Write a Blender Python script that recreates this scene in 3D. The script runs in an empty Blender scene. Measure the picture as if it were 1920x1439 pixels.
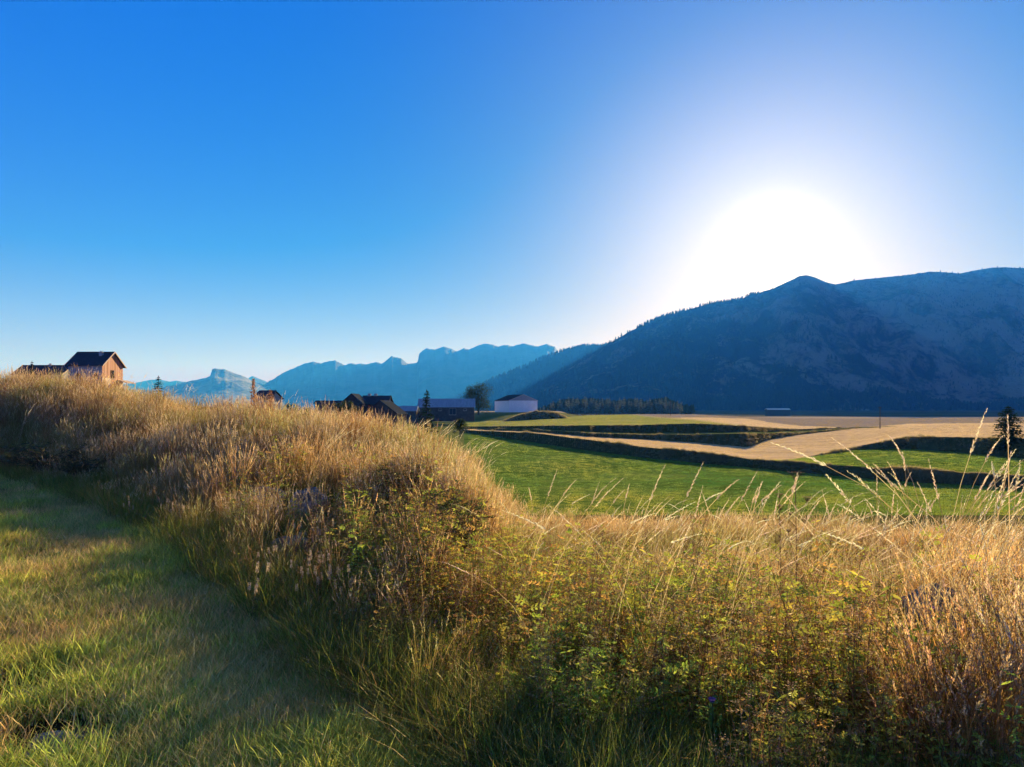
import bpy, math, random
import numpy as np
from mathutils import Vector, noise

F = 1251.0          # focal length in photo pixels (1920 wide)
HZ = 765.0          # horizon row
CAMZ = 1.65
rng = np.random.default_rng(7)
random.seed(7)

scn = bpy.context.scene
COL = scn.collection

# ------------------------------------------------------------------ helpers
def lerp_tab(xs, ys):
    xs = np.array(xs, float); ys = np.array(ys, float)
    return lambda x: float(np.interp(x, xs, ys))

def X_at(px, Y): return (px - 960.0) / F * Y
def Z_at(py, Y): return CAMZ + (HZ - py) / F * Y
def at(px, py, Y): return Vector((X_at(px, Y), Y, Z_at(py, Y)))

def tag(o, label=None, cat=None, group=None, kind=None):
    if label: o['label'] = label
    if cat: o['category'] = cat
    if group: o['group'] = group
    if kind: o['kind'] = kind
    return o

def empty(name, loc, rz=0.0):
    o = bpy.data.objects.new(name, None); COL.objects.link(o)
    o.location = loc; o.rotation_euler = (0, 0, rz)
    return o

class MB:
    """collects geometry, optionally with a colour per vertex"""
    def __init__(s): s.v = []; s.f = []; s.c = []
    def quad_strip(s, pts, side, widths, cols):
        i0 = len(s.v)
        for p, w, c in zip(pts, widths, cols):
            a = p - side * (w * .5); b = p + side * (w * .5)
            s.v.append(tuple(a)); s.v.append(tuple(b)); s.c.append(c); s.c.append(c)
        for i in range(len(pts) - 1):
            k = i0 + 2 * i
            s.f.append((k, k + 1, k + 3, k + 2))
    def poly(s, pts, col=(1, 1, 1)):
        i0 = len(s.v)
        for p in pts: s.v.append(tuple(p)); s.c.append(col)
        s.f.append(tuple(range(i0, i0 + len(pts))))
    def box(s, x0, x1, y0, y1, z0, z1, col=(1, 1, 1)):
        i = len(s.v)
        for x in (x0, x1):
            for y in (y0, y1):
                for z in (z0, z1): s.v.append((x, y, z)); s.c.append(col)
        for q in ((0, 1, 3, 2), (4, 6, 7, 5), (0, 4, 5, 1), (2, 3, 7, 6), (0, 2, 6, 4), (1, 5, 7, 3)):
            s.f.append(tuple(i + k for k in q))
    def tube(s, pts, rads, n=6, col=(1, 1, 1), cap=True):
        i0 = len(s.v); N = len(pts)
        for j, (p, r) in enumerate(zip(pts, rads)):
            p = Vector(p)
            d = (Vector(pts[min(j + 1, N - 1)]) - Vector(pts[max(j - 1, 0)]))
            if d.length < 1e-9: d = Vector((0, 0, 1))
            d.normalize()
            a = d.cross(Vector((.31, .95, .05))); a.normalize(); b = d.cross(a)
            for k in range(n):
                t = 2 * math.pi * k / n
                s.v.append(tuple(p + a * (r * math.cos(t)) + b * (r * math.sin(t)))); s.c.append(col)
        for j in range(N - 1):
            for k in range(n):
                a0 = i0 + j * n + k; a1 = i0 + j * n + (k + 1) % n
                s.f.append((a0, a1, a1 + n, a0 + n))
        if cap:
            s.f.append(tuple(i0 + k for k in range(n))[::-1])
            s.f.append(tuple(i0 + (N - 1) * n + k for k in range(n)))
    def mesh(s, name, mat, smooth=False):
        me = bpy.data.meshes.new(name)
        me.from_pydata(s.v, [], s.f)
        at_ = me.color_attributes.new('Col', 'FLOAT_COLOR', 'POINT')
        arr = np.ones((len(s.v), 4), np.float32)
        arr[:, :3] = np.array(s.c, np.float32).reshape(-1, 3)
        at_.data.foreach_set('color', arr.ravel())
        if mat: me.materials.append(mat)
        if smooth: me.polygons.foreach_set('use_smooth', [True] * len(me.polygons))
        me.update()
        return me
    def build(s, name, mat, parent=None, smooth=False):
        o = bpy.data.objects.new(name, s.mesh(name, mat, smooth))
        COL.objects.link(o)
        if parent: o.parent = parent
        return o

# ------------------------------------------------------------------ materials
def new_mat(name):
    m = bpy.data.materials.new(name); m.use_nodes = True
    nt = m.node_tree; nt.nodes.clear()
    out = nt.nodes.new('ShaderNodeOutputMaterial')
    return m, nt, out
def N(nt, t, **kw):
    n = nt.nodes.new(t)
    for k, v in kw.items(): setattr(n, k, v)
    return n
def ramp(nt, fac, stops):
    r = N(nt, 'ShaderNodeValToRGB')
    el = r.color_ramp.elements
    while len(el) < len(stops): el.new(.5)
    for e, (p, c) in zip(el, stops): e.position = p; e.color = (*c, 1)
    nt.links.new(fac, r.inputs[0]); return r.outputs[0]
def noise_tex(nt, scale, detail=4, rough=.55, coord='Object', stretch=None, dist=0.0):
    tc = N(nt, 'ShaderNodeTexCoord'); n = N(nt, 'ShaderNodeTexNoise')
    src = tc.outputs[coord]
    if stretch:
        mp = N(nt, 'ShaderNodeMapping'); mp.inputs['Scale'].default_value = stretch
        nt.links.new(src, mp.inputs[0]); src = mp.outputs[0]
    nt.links.new(src, n.inputs['Vector'])
    n.inputs['Scale'].default_value = scale; n.inputs['Detail'].default_value = detail
    n.inputs['Roughness'].default_value = rough; n.inputs['Distortion'].default_value = dist
    return n.outputs['Fac']
def mix_rgb(nt, fac, a, b, mode='MIX'):
    m = N(nt, 'ShaderNodeMix', data_type='RGBA', blend_type=mode)
    for s, v in ((m.inputs[0], fac), (m.inputs[6], a), (m.inputs[7], b)):
        if hasattr(v, 'is_linked') or isinstance(v, bpy.types.NodeSocket): nt.links.new(v, s)
        elif isinstance(v, (int, float)): s.default_value = v
        else: s.default_value = (*v, 1)
    return m.outputs[2]
def bump(nt, h, strength, dist):
    b = N(nt, 'ShaderNodeBump'); b.inputs['Strength'].default_value = strength
    b.inputs['Distance'].default_value = dist; nt.links.new(h, b.inputs['Height']); return b.outputs[0]

def surf_mat(name, stops, scale, stops_fine=None, fine=None, rough=1.0, bmp=(.5, .1), stretch=None, spec=.0, detail=5):
    m, nt, out = new_mat(name)
    p = N(nt, 'ShaderNodeBsdfPrincipled'); nt.links.new(p.outputs[0], out.inputs[0])
    p.inputs['Roughness'].default_value = rough; p.inputs['Specular IOR Level'].default_value = spec
    n1 = noise_tex(nt, scale, detail, .6, stretch=stretch)
    c = ramp(nt, n1, stops)
    h = n1
    if fine:
        n2 = noise_tex(nt, fine, 5, .65, stretch=stretch)
        c = mix_rgb(nt, .6, c, ramp(nt, n2, stops_fine), 'MULTIPLY'); h = n2
    nt.links.new(c, p.inputs['Base Color'])
    if bmp: nt.links.new(bump(nt, h, *bmp), p.inputs['Normal'])
    return m

def leaf_mat(name, inst=True, transl=.5, gloss=.08):
    m, nt, out = new_mat(name)
    a = N(nt, 'ShaderNodeAttribute'); a.attribute_name = 'Col'
    c = a.outputs['Color']
    if inst:
        b = N(nt, 'ShaderNodeAttribute'); b.attribute_type = 'INSTANCER'; b.attribute_name = 'tint'
        c = mix_rgb(nt, 1.0, c, b.outputs['Vector'], 'MULTIPLY')
    d = N(nt, 'ShaderNodeBsdfDiffuse'); t = N(nt, 'ShaderNodeBsdfTranslucent')
    g = N(nt, 'ShaderNodeBsdfGlossy'); g.inputs['Roughness'].default_value = .45
    nt.links.new(mix_rgb(nt, .35, c, (1, 1, 1)), g.inputs[0])
    nt.links.new(c, d.inputs[0]); nt.links.new(c, t.inputs[0])
    mx = N(nt, 'ShaderNodeMixShader'); mx.inputs[0].default_value = transl
    nt.links.new(d.outputs[0], mx.inputs[1]); nt.links.new(t.outputs[0], mx.inputs[2])
    m2 = N(nt, 'ShaderNodeMixShader'); m2.inputs[0].default_value = gloss
    nt.links.new(mx.outputs[0], m2.inputs[1]); nt.links.new(g.outputs[0], m2.inputs[2])
    nt.links.new(m2.outputs[0], out.inputs[0])
    return m
M_INST = leaf_mat('plant_instanced', True, .5, .03)
M_LEAF = leaf_mat('plant_leaf', False, .5, .05)
M_NEEDLE = leaf_mat('needle', False, .25, .02)
M_NEEDLE_I = leaf_mat('needle_instanced', True, .25, .02)

def plain(name, col, rough=.8, scale=3.0, var=.35, bmp=(.25, .02), metal=0.0, stretch=None):
    lo = tuple(c * (1 - var) for c in col); hi = tuple(min(1, c * (1 + var)) for c in col)
    m = surf_mat(name, [(.3, lo), (.7, hi)], scale, rough=rough, bmp=bmp, stretch=stretch)
    for n in m.node_tree.nodes:
        if n.type == 'BSDF_PRINCIPLED': n.inputs['Metallic'].default_value = metal
    return m

# ------------------------------------------------------------------ sun, sky, camera, haze
SX, SZ = (1452 - 960) / F, (HZ - 474) / F
sdir = Vector((SX, 1, SZ)).normalized()
sun_el = math.asin(sdir.z); sun_az = math.atan2(sdir.x, sdir.y)
sl = bpy.data.lights.new('sun', 'SUN'); sl.energy = 5.0; sl.angle = math.radians(.5); sl.color = (1, .90, .72)
so = bpy.data.objects.new('sun', sl); COL.objects.link(so)
so.rotation_euler = (-sdir).to_track_quat('-Z', 'Y').to_euler()
so.location = (0, 0, 60)

w = bpy.data.worlds.new('World'); scn.world = w; w.use_nodes = True
nt = w.node_tree; nt.nodes.clear()
wo = N(nt, 'ShaderNodeOutputWorld'); bg = N(nt, 'ShaderNodeBackground'); nt.links.new(bg.outputs[0], wo.inputs[0])
sk = N(nt, 'ShaderNodeTexSky', sky_type='NISHITA'); sk.sun_disc = False
sk.sun_elevation = sun_el; sk.sun_rotation = sun_az
sk.altitude = 1200; sk.air_density = 1.0; sk.dust_density = .3; sk.ozone_density = 3.0
bg.inputs[1].default_value = .05
hs = N(nt, 'ShaderNodeHueSaturation'); hs.inputs['Saturation'].default_value = 1.3
hs.inputs['Hue'].default_value = .497
# the bright aureole of dusty air round the sun
tc = N(nt, 'ShaderNodeTexCoord'); dp = N(nt, 'ShaderNodeVectorMath', operation='DOT_PRODUCT')
nt.links.new(tc.outputs['Generated'], dp.inputs[0]); dp.inputs[1].default_value = sdir
dm = N(nt, 'ShaderNodeMath', operation='MAXIMUM'); nt.links.new(dp.outputs['Value'], dm.inputs[0]); dm.inputs[1].default_value = 0
dq = N(nt, 'ShaderNodeMath', operation='POWER'); nt.links.new(dm.outputs[0], dq.inputs[0]); dq.inputs[1].default_value = 3
dr = N(nt, 'ShaderNodeMath', operation='MULTIPLY_ADD'); nt.links.new(dq.outputs[0], dr.inputs[0]); dr.inputs[1].default_value = -.42; dr.inputs[2].default_value = 1.06
dv = N(nt, 'ShaderNodeVectorMath', operation='SCALE'); nt.links.new(sk.outputs[0], dv.inputs[0]); nt.links.new(dr.outputs[0], dv.inputs['Scale'])
nt.links.new(dv.outputs[0], hs.inputs['Color'])
def lobe(power, col, amp):
    mx = N(nt, 'ShaderNodeMath', operation='MAXIMUM'); nt.links.new(dp.outputs['Value'], mx.inputs[0]); mx.inputs[1].default_value = 0
    pw = N(nt, 'ShaderNodeMath', operation='POWER'); nt.links.new(mx.outputs[0], pw.inputs[0]); pw.inputs[1].default_value = power
    vs = N(nt, 'ShaderNodeVectorMath', operation='SCALE'); vs.inputs[0].default_value = [c * amp for c in col]
    nt.links.new(pw.outputs[0], vs.inputs['Scale']); return vs.outputs[0]
sp = N(nt, 'ShaderNodeSeparateColor'); nt.links.new(hs.outputs[0], sp.inputs[0])
r2 = N(nt, 'ShaderNodeMath', operation='MULTIPLY'); nt.links.new(sp.outputs[0], r2.inputs[0]); r2.inputs[1].default_value = 2.0
b2 = N(nt, 'ShaderNodeMath', operation='MULTIPLY_ADD'); nt.links.new(sp.outputs[2], b2.inputs[0]); b2.inputs[1].default_value = -.25; nt.links.new(r2.outputs[0], b2.inputs[2])
r3 = N(nt, 'ShaderNodeMath', operation='MAXIMUM'); nt.links.new(b2.outputs[0], r3.inputs[0]); r3.inputs[1].default_value = 0.0
tcz = N(nt, 'ShaderNodeTexCoord'); szz = N(nt, 'ShaderNodeSeparateXYZ'); nt.links.new(tcz.outputs['Generated'], szz.inputs[0])
zc_ = N(nt, 'ShaderNodeClamp'); nt.links.new(szz.outputs[2], zc_.inputs[0]); zc_.inputs[2].default_value = .5
zg = N(nt, 'ShaderNodeMath', operation='MULTIPLY_ADD'); nt.links.new(zc_.outputs[0], zg.inputs[0]); zg.inputs[1].default_value = 2.3; zg.inputs[2].default_value = .88
b3 = N(nt, 'ShaderNodeMath', operation='MULTIPLY'); nt.links.new(sp.outputs[2], b3.inputs[0])
bd = N(nt, 'ShaderNodeMath', operation='MULTIPLY_ADD'); nt.links.new(dq.outputs[0], bd.inputs[0]); bd.inputs[1].default_value = -.32; bd.inputs[2].default_value = 1.06
bz = N(nt, 'ShaderNodeMath', operation='MULTIPLY'); nt.links.new(bd.outputs[0], bz.inputs[0]); nt.links.new(zg.outputs[0], bz.inputs[1])
nt.links.new(bz.outputs[0], b3.inputs[1])
cb = N(nt, 'ShaderNodeCombineColor'); nt.links.new(r3.outputs[0], cb.inputs[0]); nt.links.new(sp.outputs[1], cb.inputs[1]); nt.links.new(b3.outputs[0], cb.inputs[2])
iz = N(nt, 'ShaderNodeMath', operation='SUBTRACT'); iz.inputs[0].default_value = 1; nt.links.new(zc_.outputs[0], iz.inputs[1])
pz = N(nt, 'ShaderNodeMath', operation='POWER'); nt.links.new(iz.outputs[0], pz.inputs[0]); pz.inputs[1].default_value = 6
az = N(nt, 'ShaderNodeVectorMath', operation='SCALE'); az.inputs[0].default_value = (1.9, -.5, 1.2); nt.links.new(pz.outputs[0], az.inputs['Scale'])
aa = N(nt, 'ShaderNodeVectorMath', operation='ADD'); nt.links.new(cb.outputs[0], aa.inputs[0]); nt.links.new(az.outputs[0], aa.inputs[1])
p3 = N(nt, 'ShaderNodeMath', operation='POWER'); nt.links.new(iz.outputs[0], p3.inputs[0]); p3.inputs[1].default_value = 28
a3 = N(nt, 'ShaderNodeVectorMath', operation='SCALE'); a3.inputs[0].default_value = (-12.0, -5.0, 26.0); nt.links.new(p3.outputs[0], a3.inputs['Scale'])
a4 = N(nt, 'ShaderNodeVectorMath', operation='ADD'); nt.links.new(aa.outputs[0], a4.inputs[0]); nt.links.new(a3.outputs[0], a4.inputs[1])
# high overhead (above the picture) an added brighter, more neutral sky fills the shadows
mrz = N(nt, 'ShaderNodeMapRange'); nt.links.new(szz.outputs[2], mrz.inputs[0]); mrz.inputs[1].default_value = .56; mrz.inputs[2].default_value = .76
ov = N(nt, 'ShaderNodeVectorMath', operation='MULTIPLY'); nt.links.new(sk.outputs[0], ov.inputs[0]); ov.inputs[1].default_value = (1.9, 1.35, 1.0)
mx0 = N(nt, 'ShaderNodeVectorMath', operation='MAXIMUM'); nt.links.new(a4.outputs[0], mx0.inputs[0]); mx0.inputs[1].default_value = (.02, .1, .3)
cur = mix_rgb(nt, mrz.outputs[0], mx0.outputs[0], ov.outputs[0])
for args in ((900, (1, .97, .92), 12), (160, (1, .98, .94), .8), (50, (1, .97, .88), 2.6), (16, (1.0, .90, .66), 1.9)):
    ad = N(nt, 'ShaderNodeVectorMath', operation='ADD')
    nt.links.new(cur, ad.inputs[0]); nt.links.new(lobe(*args), ad.inputs[1]); cur = ad.outputs[0]
nt.links.new(cur, bg.inputs[0])

cam = bpy.data.cameras.new('camera'); co = bpy.data.objects.new('camera', cam); COL.objects.link(co)
cam.sensor_width = 36; cam.lens = 36 * F / 1920; cam.shift_y = (HZ - 719.5) / 1920
cam.clip_start = .05; cam.clip_end = 60000
co.location = (0, 0, CAMZ); co.rotation_euler = (math.radians(90), 0, 0)
scn.camera = co

vs_ = scn.view_settings
vs_.view_transform = 'Standard'; vs_.look = 'None'; vs_.gamma = 1; vs_.exposure = 1.36
scn.cycles.max_bounces = 4; scn.cycles.diffuse_bounces = 3; scn.cycles.transmission_bounces = 3; scn.cycles.use_adaptive_sampling = True; scn.cycles.adaptive_threshold = .02
scn.cycles.glossy_bounces = 2; scn.cycles.transparent_max_bounces = 8; scn.cycles.volume_bounces = 0
scn.cycles.use_denoising = True
scn.cycles.sample_clamp_indirect = 6

HAZE = True
if HAZE:
    mb = MB(); mb.box(-19000, 22000, -600, 21000, -13, 1420)
    m, nt, out = new_mat('haze')
    v = N(nt, 'ShaderNodeVolumePrincipled')
    v.inputs['Color'].default_value = (.025, .235, 1.0, 1); v.inputs['Absorption Color'].default_value = (1, 1, 1, 1)
    v.inputs['Density'].default_value = 1.02e-4
    v.inputs['Anisotropy'].default_value = .1
    nt.links.new(v.outputs[0], out.inputs['Volume'])
    tag(mb.build('haze', m), 'thin blue haze filling the valley air', 'haze', kind='stuff')

# ------------------------------------------------------------------ near ground
def fx(px): return px
_Yc = lerp_tab([-600, 100, 400, 600, 800, 900, 950, 1000, 1200, 1920, 2600], [30, 27, 21, 17.5, 14, 12, 11, 10, 9.5, 9.5, 9.5])
_zc = lerp_tab([-600, 100, 250, 400, 600, 800, 880, 925, 987, 1100, 1920, 2600], [2.4, 2.1, 1.38, .84, .54, .20, -.26, -.58, -.72, -.80, -.82, -.82])
_Yb = lerp_tab([-600, 0, 100, 200, 400, 600, 850, 1000, 1200, 1920, 2600], [18, 16, 13, 10.5, 6.3, 4.2, 3.0, 2.7, 2.3, 1.7, 1.6])
_z33 = lerp_tab([-600, 100, 400, 600, 800, 900, 950, 1000, 1200, 1920, 2600], [2.2, 1.9, .6, -.2, -1.5, -3.0, -3.9, -4.5, -5.1, -5.1, -5.1])
def sstep(t): t = min(1, max(0, t)); return t * t * (3 - 2 * t)
def h_near(X, Y):
    if Y < 1.2: px = 960 + F * X / 1.2
    else: px = 960 + F * X / Y
    px = min(2600, max(-600, px))
    Yb, Yc, zc, z33 = _Yb(px), _Yc(px), _zc(px), _z33(px)
    if Y <= Yb: z = 0.0
    elif Y < Yc: z = zc * sstep((Y - Yb) / (Yc - Yb)) ** (1.8 if zc > 0 else .8)
    else:
        t = (Y - Yc) / (33 - Yc); z = zc + (z33 - zc) * (t * t * (1 - .5 * t) * 2 if t < 1 else 1 + (t - 1) * .9)
    z += .05 * noise.noise(Vector((X * .6, Y * .6, 0))) + .02 * noise.noise(Vector((X * 2.3, Y * 2.3, 5)))
    return z
def hit(px, py):
    """ground point seen at a photo position"""
    Y = 1.5
    while Y < 33:
        X = X_at(px, Y)
        if h_near(X, Y) > Z_at(py, Y): return Vector((X, Y, h_near(X, Y)))
        Y += .03
    return Vector((X_at(px, 33), 33, 0))

def grid_mesh(name, mat, xs, ys, hf, kind='structure', smooth=True):
    V = [(x, y, hf(x, y)) for y in ys for x in xs]; nx = len(xs)
    Fc = [(j * nx + i, j * nx + i + 1, (j + 1) * nx + i + 1, (j + 1) * nx + i) for j in range(len(ys) - 1) for i in range(nx - 1)]
    me = bpy.data.meshes.new(name); me.from_pydata(V, [], Fc)
    me.polygons.foreach_set('use_smooth', [smooth] * len(Fc)); me.materials.append(mat)
    o = bpy.data.objects.new(name, me); COL.objects.link(o); o['kind'] = kind
    return o
M_SOIL = surf_mat('soil_thatch', [(.3, (.035, .03, .016)), (.55, (.07, .058, .03)), (.75, (.13, .105, .06))], 3.5,
                  [(.2, (.35, .35, .3)), (.8, (1, 1, 1))], 60, bmp=(.9, .03))
xs = list(np.linspace(-46, 46, 231)); ys = list(np.linspace(-14, 34, 161))
grid_mesh('ground', M_SOIL, xs, ys, h_near)

# wide base sheet out to the horizon
M_VALLEY = surf_mat('valley_floor', [(.35, (.05, .06, .025)), (.5, (.10, .09, .05)), (.65, (.14, .12, .07))], .004,
                    [(.2, (.6, .6, .6)), (.8, (1, 1, 1))], .05, bmp=(.4, 1.0))
mb = MB(); mb.poly([(-18000, -500, -11.5), (20000, -500, -11.5), (20000, 20000, -11.5), (-18000, 20000, -11.5)])
tag(mb.build('valley_floor', M_VALLEY), kind='structure')

# ------------------------------------------------------------------ far fields, column by column
K = [870, 900, 1000, 1100, 1200, 1300, 1400, 1440, 1470, 1500, 1600, 1700, 1800, 1920, 2100, 2700]
T = {
 0: [811, 815, 830, 845, 858, 868, 877, 881, 884, 887, 896, 904, 910, 917, 928, 955],
 1: [806, 808, 812, 824, 838, 846, 860, 863, 865, 867, 875, 881, 886, 893, 900, 925],
 2: [806, 808, 812, 824, 838, 846, 860, 863, 864, 860, 844, 842, 849, 861, 868, 890],
 3: [806, 808, 812, 824, 838, 846, 860, 863, 864, 860, 839, 819, 820, 823, 828, 842],
 4: [805, 806, 810, 819, 824, 830, 839, 825, 820, 815, 804, 799, 797, 795, 795, 795],
 5: [803, 804, 806, 812, 815, 815, 813, 813, 812, 811, 803, 798.8, 796.8, 794.8, 794.8, 794.8],
 6: [802, 803, 804.5, 810, 812, 812, 810, 810, 809, 808.5, 802, 798.6, 796.6, 794.6, 794.6, 794.6],
 7: [800, 800, 799, 798, 797, 794.5, 799, 802, 804, 805, 801.5, 798.4, 796.4, 794.4, 794.4, 794.4],
 8: [790, 790, 788, 779, 777.2, 777.5, 782, 783, 784, 785, 785, 784, 783, 782, 782, 782],
}
TT = {k: lerp_tab(K, v) for k, v in T.items()}
KIND = {1: 'bank', 2: 'flat', 3: 'bank', 4: 'flat', 5: 'bank', 6: 'flat', 7: 'bank', 8: 'flat'}
ZG = CAMZ - 10.0
def wob(px, k, a=.7): return a * noise.noise(Vector((px * .02, k * 7.3, 0))) + a * .6 * noise.noise(Vector((px * .09, k * 3.1, 4)))
def profile(px):
    """list of (Y,z) from the near seam outwards; index k+2 is level k"""
    X33 = X_at(px, 33)
    P = [(33.0, h_near(X33, 33.0) - .12)]
    y = [TT[k](px) for k in range(9)]
    yy = y[:]
    for k in range(9):
        yy[k] = y[k] + wob(px, k, .8 if k < 5 else .35)
    for k in range(1, 9):
        if y[k - 1] - y[k] < .35: yy[k] = yy[k - 1]
        yy[k] = min(yy[k], yy[k - 1])
    Y0 = 10.0 * F / (yy[0] - HZ)
    P.append((min(62.0, Y0 - 8), ZG)); P.append((Y0, ZG))
    Y, z = Y0, ZG
    for k in range(1, 9):
        if KIND[k] == 'flat':
            if yy[k] < yy[k - 1] - 1e-6: Y = (CAMZ - z) * F / (yy[k] - HZ)
        else:
            if yy[k] < yy[k - 1] - 1e-6:
                Yn = Y
                for _ in range(6):
                    zn = CAMZ - Yn * (yy[k] - HZ) / F
                    Yn = Y + 1.3 * max(0, zn - z)
                Y, z = Yn, zn
        P.append((Y, z))
    # level 9: farm platform on the left, fall-off behind the crest on the right
    a = sstep((px - 1045) / 60.0)
    yp = 773.5
    pl = (430.0, Z_at(yp, 430.0)); fo = (Y + 25, z - .6)
    P.append((pl[0] * (1 - a) + fo[0] * a, pl[1] * (1 - a) + fo[1] * a))
    pl2 = (520.0, pl[1] + .3); fo2 = (max(520.0, fo[0] + 100), -9.0)
    P.append((pl2[0] * (1 - a) + fo2[0] * a, pl2[1] * (1 - a) + fo2[1] * a))
    P.append((900.0, -10.3)); P.append((3400.0, -10.6))
    return P
cols = list(np.arange(870, 2701, 4.0))
PR = [profile(p) for p in cols]
def strip(name, k0, mat, sub=1, bumpy=0.0, log=False):
    """surface between profile index k0 and k0+1"""
    V = []; ids = {}
    Fc = []
    for i, px in enumerate(cols):
        (Ya, za), (Yb_, zb) = PR[i][k0], PR[i][k0 + 1]
        for j in range(sub + 1):
            t = j / sub
            if log: Y = Ya * (Yb_ / Ya) ** t
            else: Y = Ya + (Yb_ - Ya) * t
            tt = (Y - Ya) / max(1e-6, Yb_ - Ya)
            z = za + (zb - za) * tt
            X = X_at(px, Y)
            if bumpy and 0 < j < sub: z += bumpy * noise.noise(Vector((X * .7, Y * .7, k0)))
            V.append((X, Y, z))
    n = sub + 1
    for i in range(len(cols) - 1):
        if abs(PR[i][k0][0] - PR[i][k0 + 1][0]) < 1e-4 and abs(PR[i + 1][k0][0] - PR[i + 1][k0 + 1][0]) < 1e-4: continue
        for j in range(sub): Fc.append((i * n + j, (i + 1) * n + j, (i + 1) * n + j + 1, i * n + j + 1))
    me = bpy.data.meshes.new(name); me.from_pydata(V, [], Fc); me.materials.append(mat)
    me.polygons.foreach_set('use_smooth', [True] * len(Fc))
    o = bpy.data.objects.new(name, me); COL.objects.link(o); o['kind'] = 'structure'
    return o
M_GREEN = surf_mat('green_crop', [(.3, (.08, .13, .025)), (.5, (.12, .19, .035)), (.72, (.20, .24, .055))], .07, [(.25, (.4, .45, .35)), (.75, (1, 1, 1))], 3.0, bmp=(1, .12), stretch=(1, 1.6, 1))
M_MEADOW = surf_mat('meadow_turf', [(.3, (.10, .135, .03)), (.55, (.19, .19, .06)), (.75, (.27, .22, .10))], .05, [(.25, (.55, .55, .5)), (.75, (1, 1, 1))], 1.5, bmp=(1, .08), stretch=(.4, 1, 1))
M_FALL = None
M_STUB = surf_mat('stubble', [(.25, (.50, .35, .19)), (.5, (.66, .46, .27)), (.75, (.78, .57, .35))], .11, [(.3, (.5, .48, .42)), (.7, (1, 1, 1))], 1.2, bmp=(1, .05), stretch=(.25, 1.4, 1))
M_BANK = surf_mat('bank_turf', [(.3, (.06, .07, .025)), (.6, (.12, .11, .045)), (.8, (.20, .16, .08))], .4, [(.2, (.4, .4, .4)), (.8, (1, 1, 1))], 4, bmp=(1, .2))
M_GREYF = surf_mat('fallow', [(.35, (.36, .27, .20)), (.65, (.48, .37, .27))], .02, [(.25, (.7, .7, .7)), (.75, (1, 1, 1))], .4, bmp=(.7, .1), stretch=(.3, 1, 1))
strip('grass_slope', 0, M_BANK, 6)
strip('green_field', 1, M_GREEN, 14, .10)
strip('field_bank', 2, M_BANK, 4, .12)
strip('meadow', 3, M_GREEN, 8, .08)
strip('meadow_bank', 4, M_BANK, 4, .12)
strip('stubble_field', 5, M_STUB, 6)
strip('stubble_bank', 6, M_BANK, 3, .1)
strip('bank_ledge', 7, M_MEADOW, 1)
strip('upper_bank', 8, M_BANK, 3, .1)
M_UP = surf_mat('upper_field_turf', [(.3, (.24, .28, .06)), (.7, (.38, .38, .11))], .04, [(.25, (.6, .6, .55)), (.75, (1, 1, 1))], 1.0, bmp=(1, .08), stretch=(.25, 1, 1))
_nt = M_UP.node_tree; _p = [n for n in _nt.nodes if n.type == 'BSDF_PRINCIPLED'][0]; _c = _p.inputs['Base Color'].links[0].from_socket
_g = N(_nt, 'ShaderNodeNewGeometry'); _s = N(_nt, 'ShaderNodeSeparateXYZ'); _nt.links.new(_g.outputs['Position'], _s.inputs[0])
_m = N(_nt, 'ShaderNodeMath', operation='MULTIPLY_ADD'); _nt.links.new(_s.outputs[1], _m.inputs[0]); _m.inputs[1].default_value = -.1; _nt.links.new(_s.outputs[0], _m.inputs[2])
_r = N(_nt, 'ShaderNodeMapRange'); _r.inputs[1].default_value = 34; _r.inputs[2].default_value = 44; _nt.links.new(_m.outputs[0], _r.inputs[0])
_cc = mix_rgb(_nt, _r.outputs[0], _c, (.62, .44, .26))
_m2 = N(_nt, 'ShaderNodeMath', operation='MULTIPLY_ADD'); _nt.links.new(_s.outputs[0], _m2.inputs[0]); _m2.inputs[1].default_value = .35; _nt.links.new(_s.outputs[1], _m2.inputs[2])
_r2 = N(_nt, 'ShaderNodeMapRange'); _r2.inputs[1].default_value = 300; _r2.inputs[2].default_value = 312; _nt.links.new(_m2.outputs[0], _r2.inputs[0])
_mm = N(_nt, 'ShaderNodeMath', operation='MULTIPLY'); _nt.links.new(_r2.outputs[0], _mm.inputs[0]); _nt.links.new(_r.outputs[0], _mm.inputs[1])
_nt.links.new(mix_rgb(_nt, _mm.outputs[0], _cc, (.27, .22, .19)), _p.inputs['Base Color'])  # mountain shade painted into the field's far right part as grey-brown
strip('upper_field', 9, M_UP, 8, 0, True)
strip('field_slope', 10, M_MEADOW, 4)
strip('farmyard', 11, M_GREYF, 2)
strip('far_field', 12, M_GREYF, 3)
strip('valley_meadow', 13, M_VALLEY, 4, 0, True)

# ground under the village, left of the fields
_Yv = lerp_tab([-900, 0, 180, 350, 500, 700, 870], [130, 140, 150, 200, 230, 200, 300])
_zv = lerp_tab([-900, 0, 180, 300, 500, 700, 870], [6.0, 6.0, 5.4, 3.0, .6, -1.2, -4.0])
P870 = PR[0]
def h_village(px, Y):
    Yv, zv = _Yv(px), _zv(px)
    z33 = h_near(X_at(px, 33), 33) - .12
    if Y < Yv: t = (Y - 33) / (Yv - 33); z = z33 + (zv - z33) * t * t * (3 - 2 * t)
    elif Y < Yv + 250: z = zv
    else: t = min(1, (Y - Yv - 250) / 900); z = zv + (-10.4 - zv) * sstep(t)
    zr = float(np.interp(Y, [p[0] for p in P870], [p[1] for p in P870]))
    a = sstep((px - 640) / 230.0)
    return z * (1 - a) + zr * a
Ys = [33.0]
while Ys[-1] < 3400: Ys.append(Ys[-1] * 1.07)
pxs = list(np.arange(-900, 871, 10.0))
V = [(X_at(p, Y), Y, h_village(p, Y)) for Y in Ys for p in pxs]; nx = len(pxs)
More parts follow.
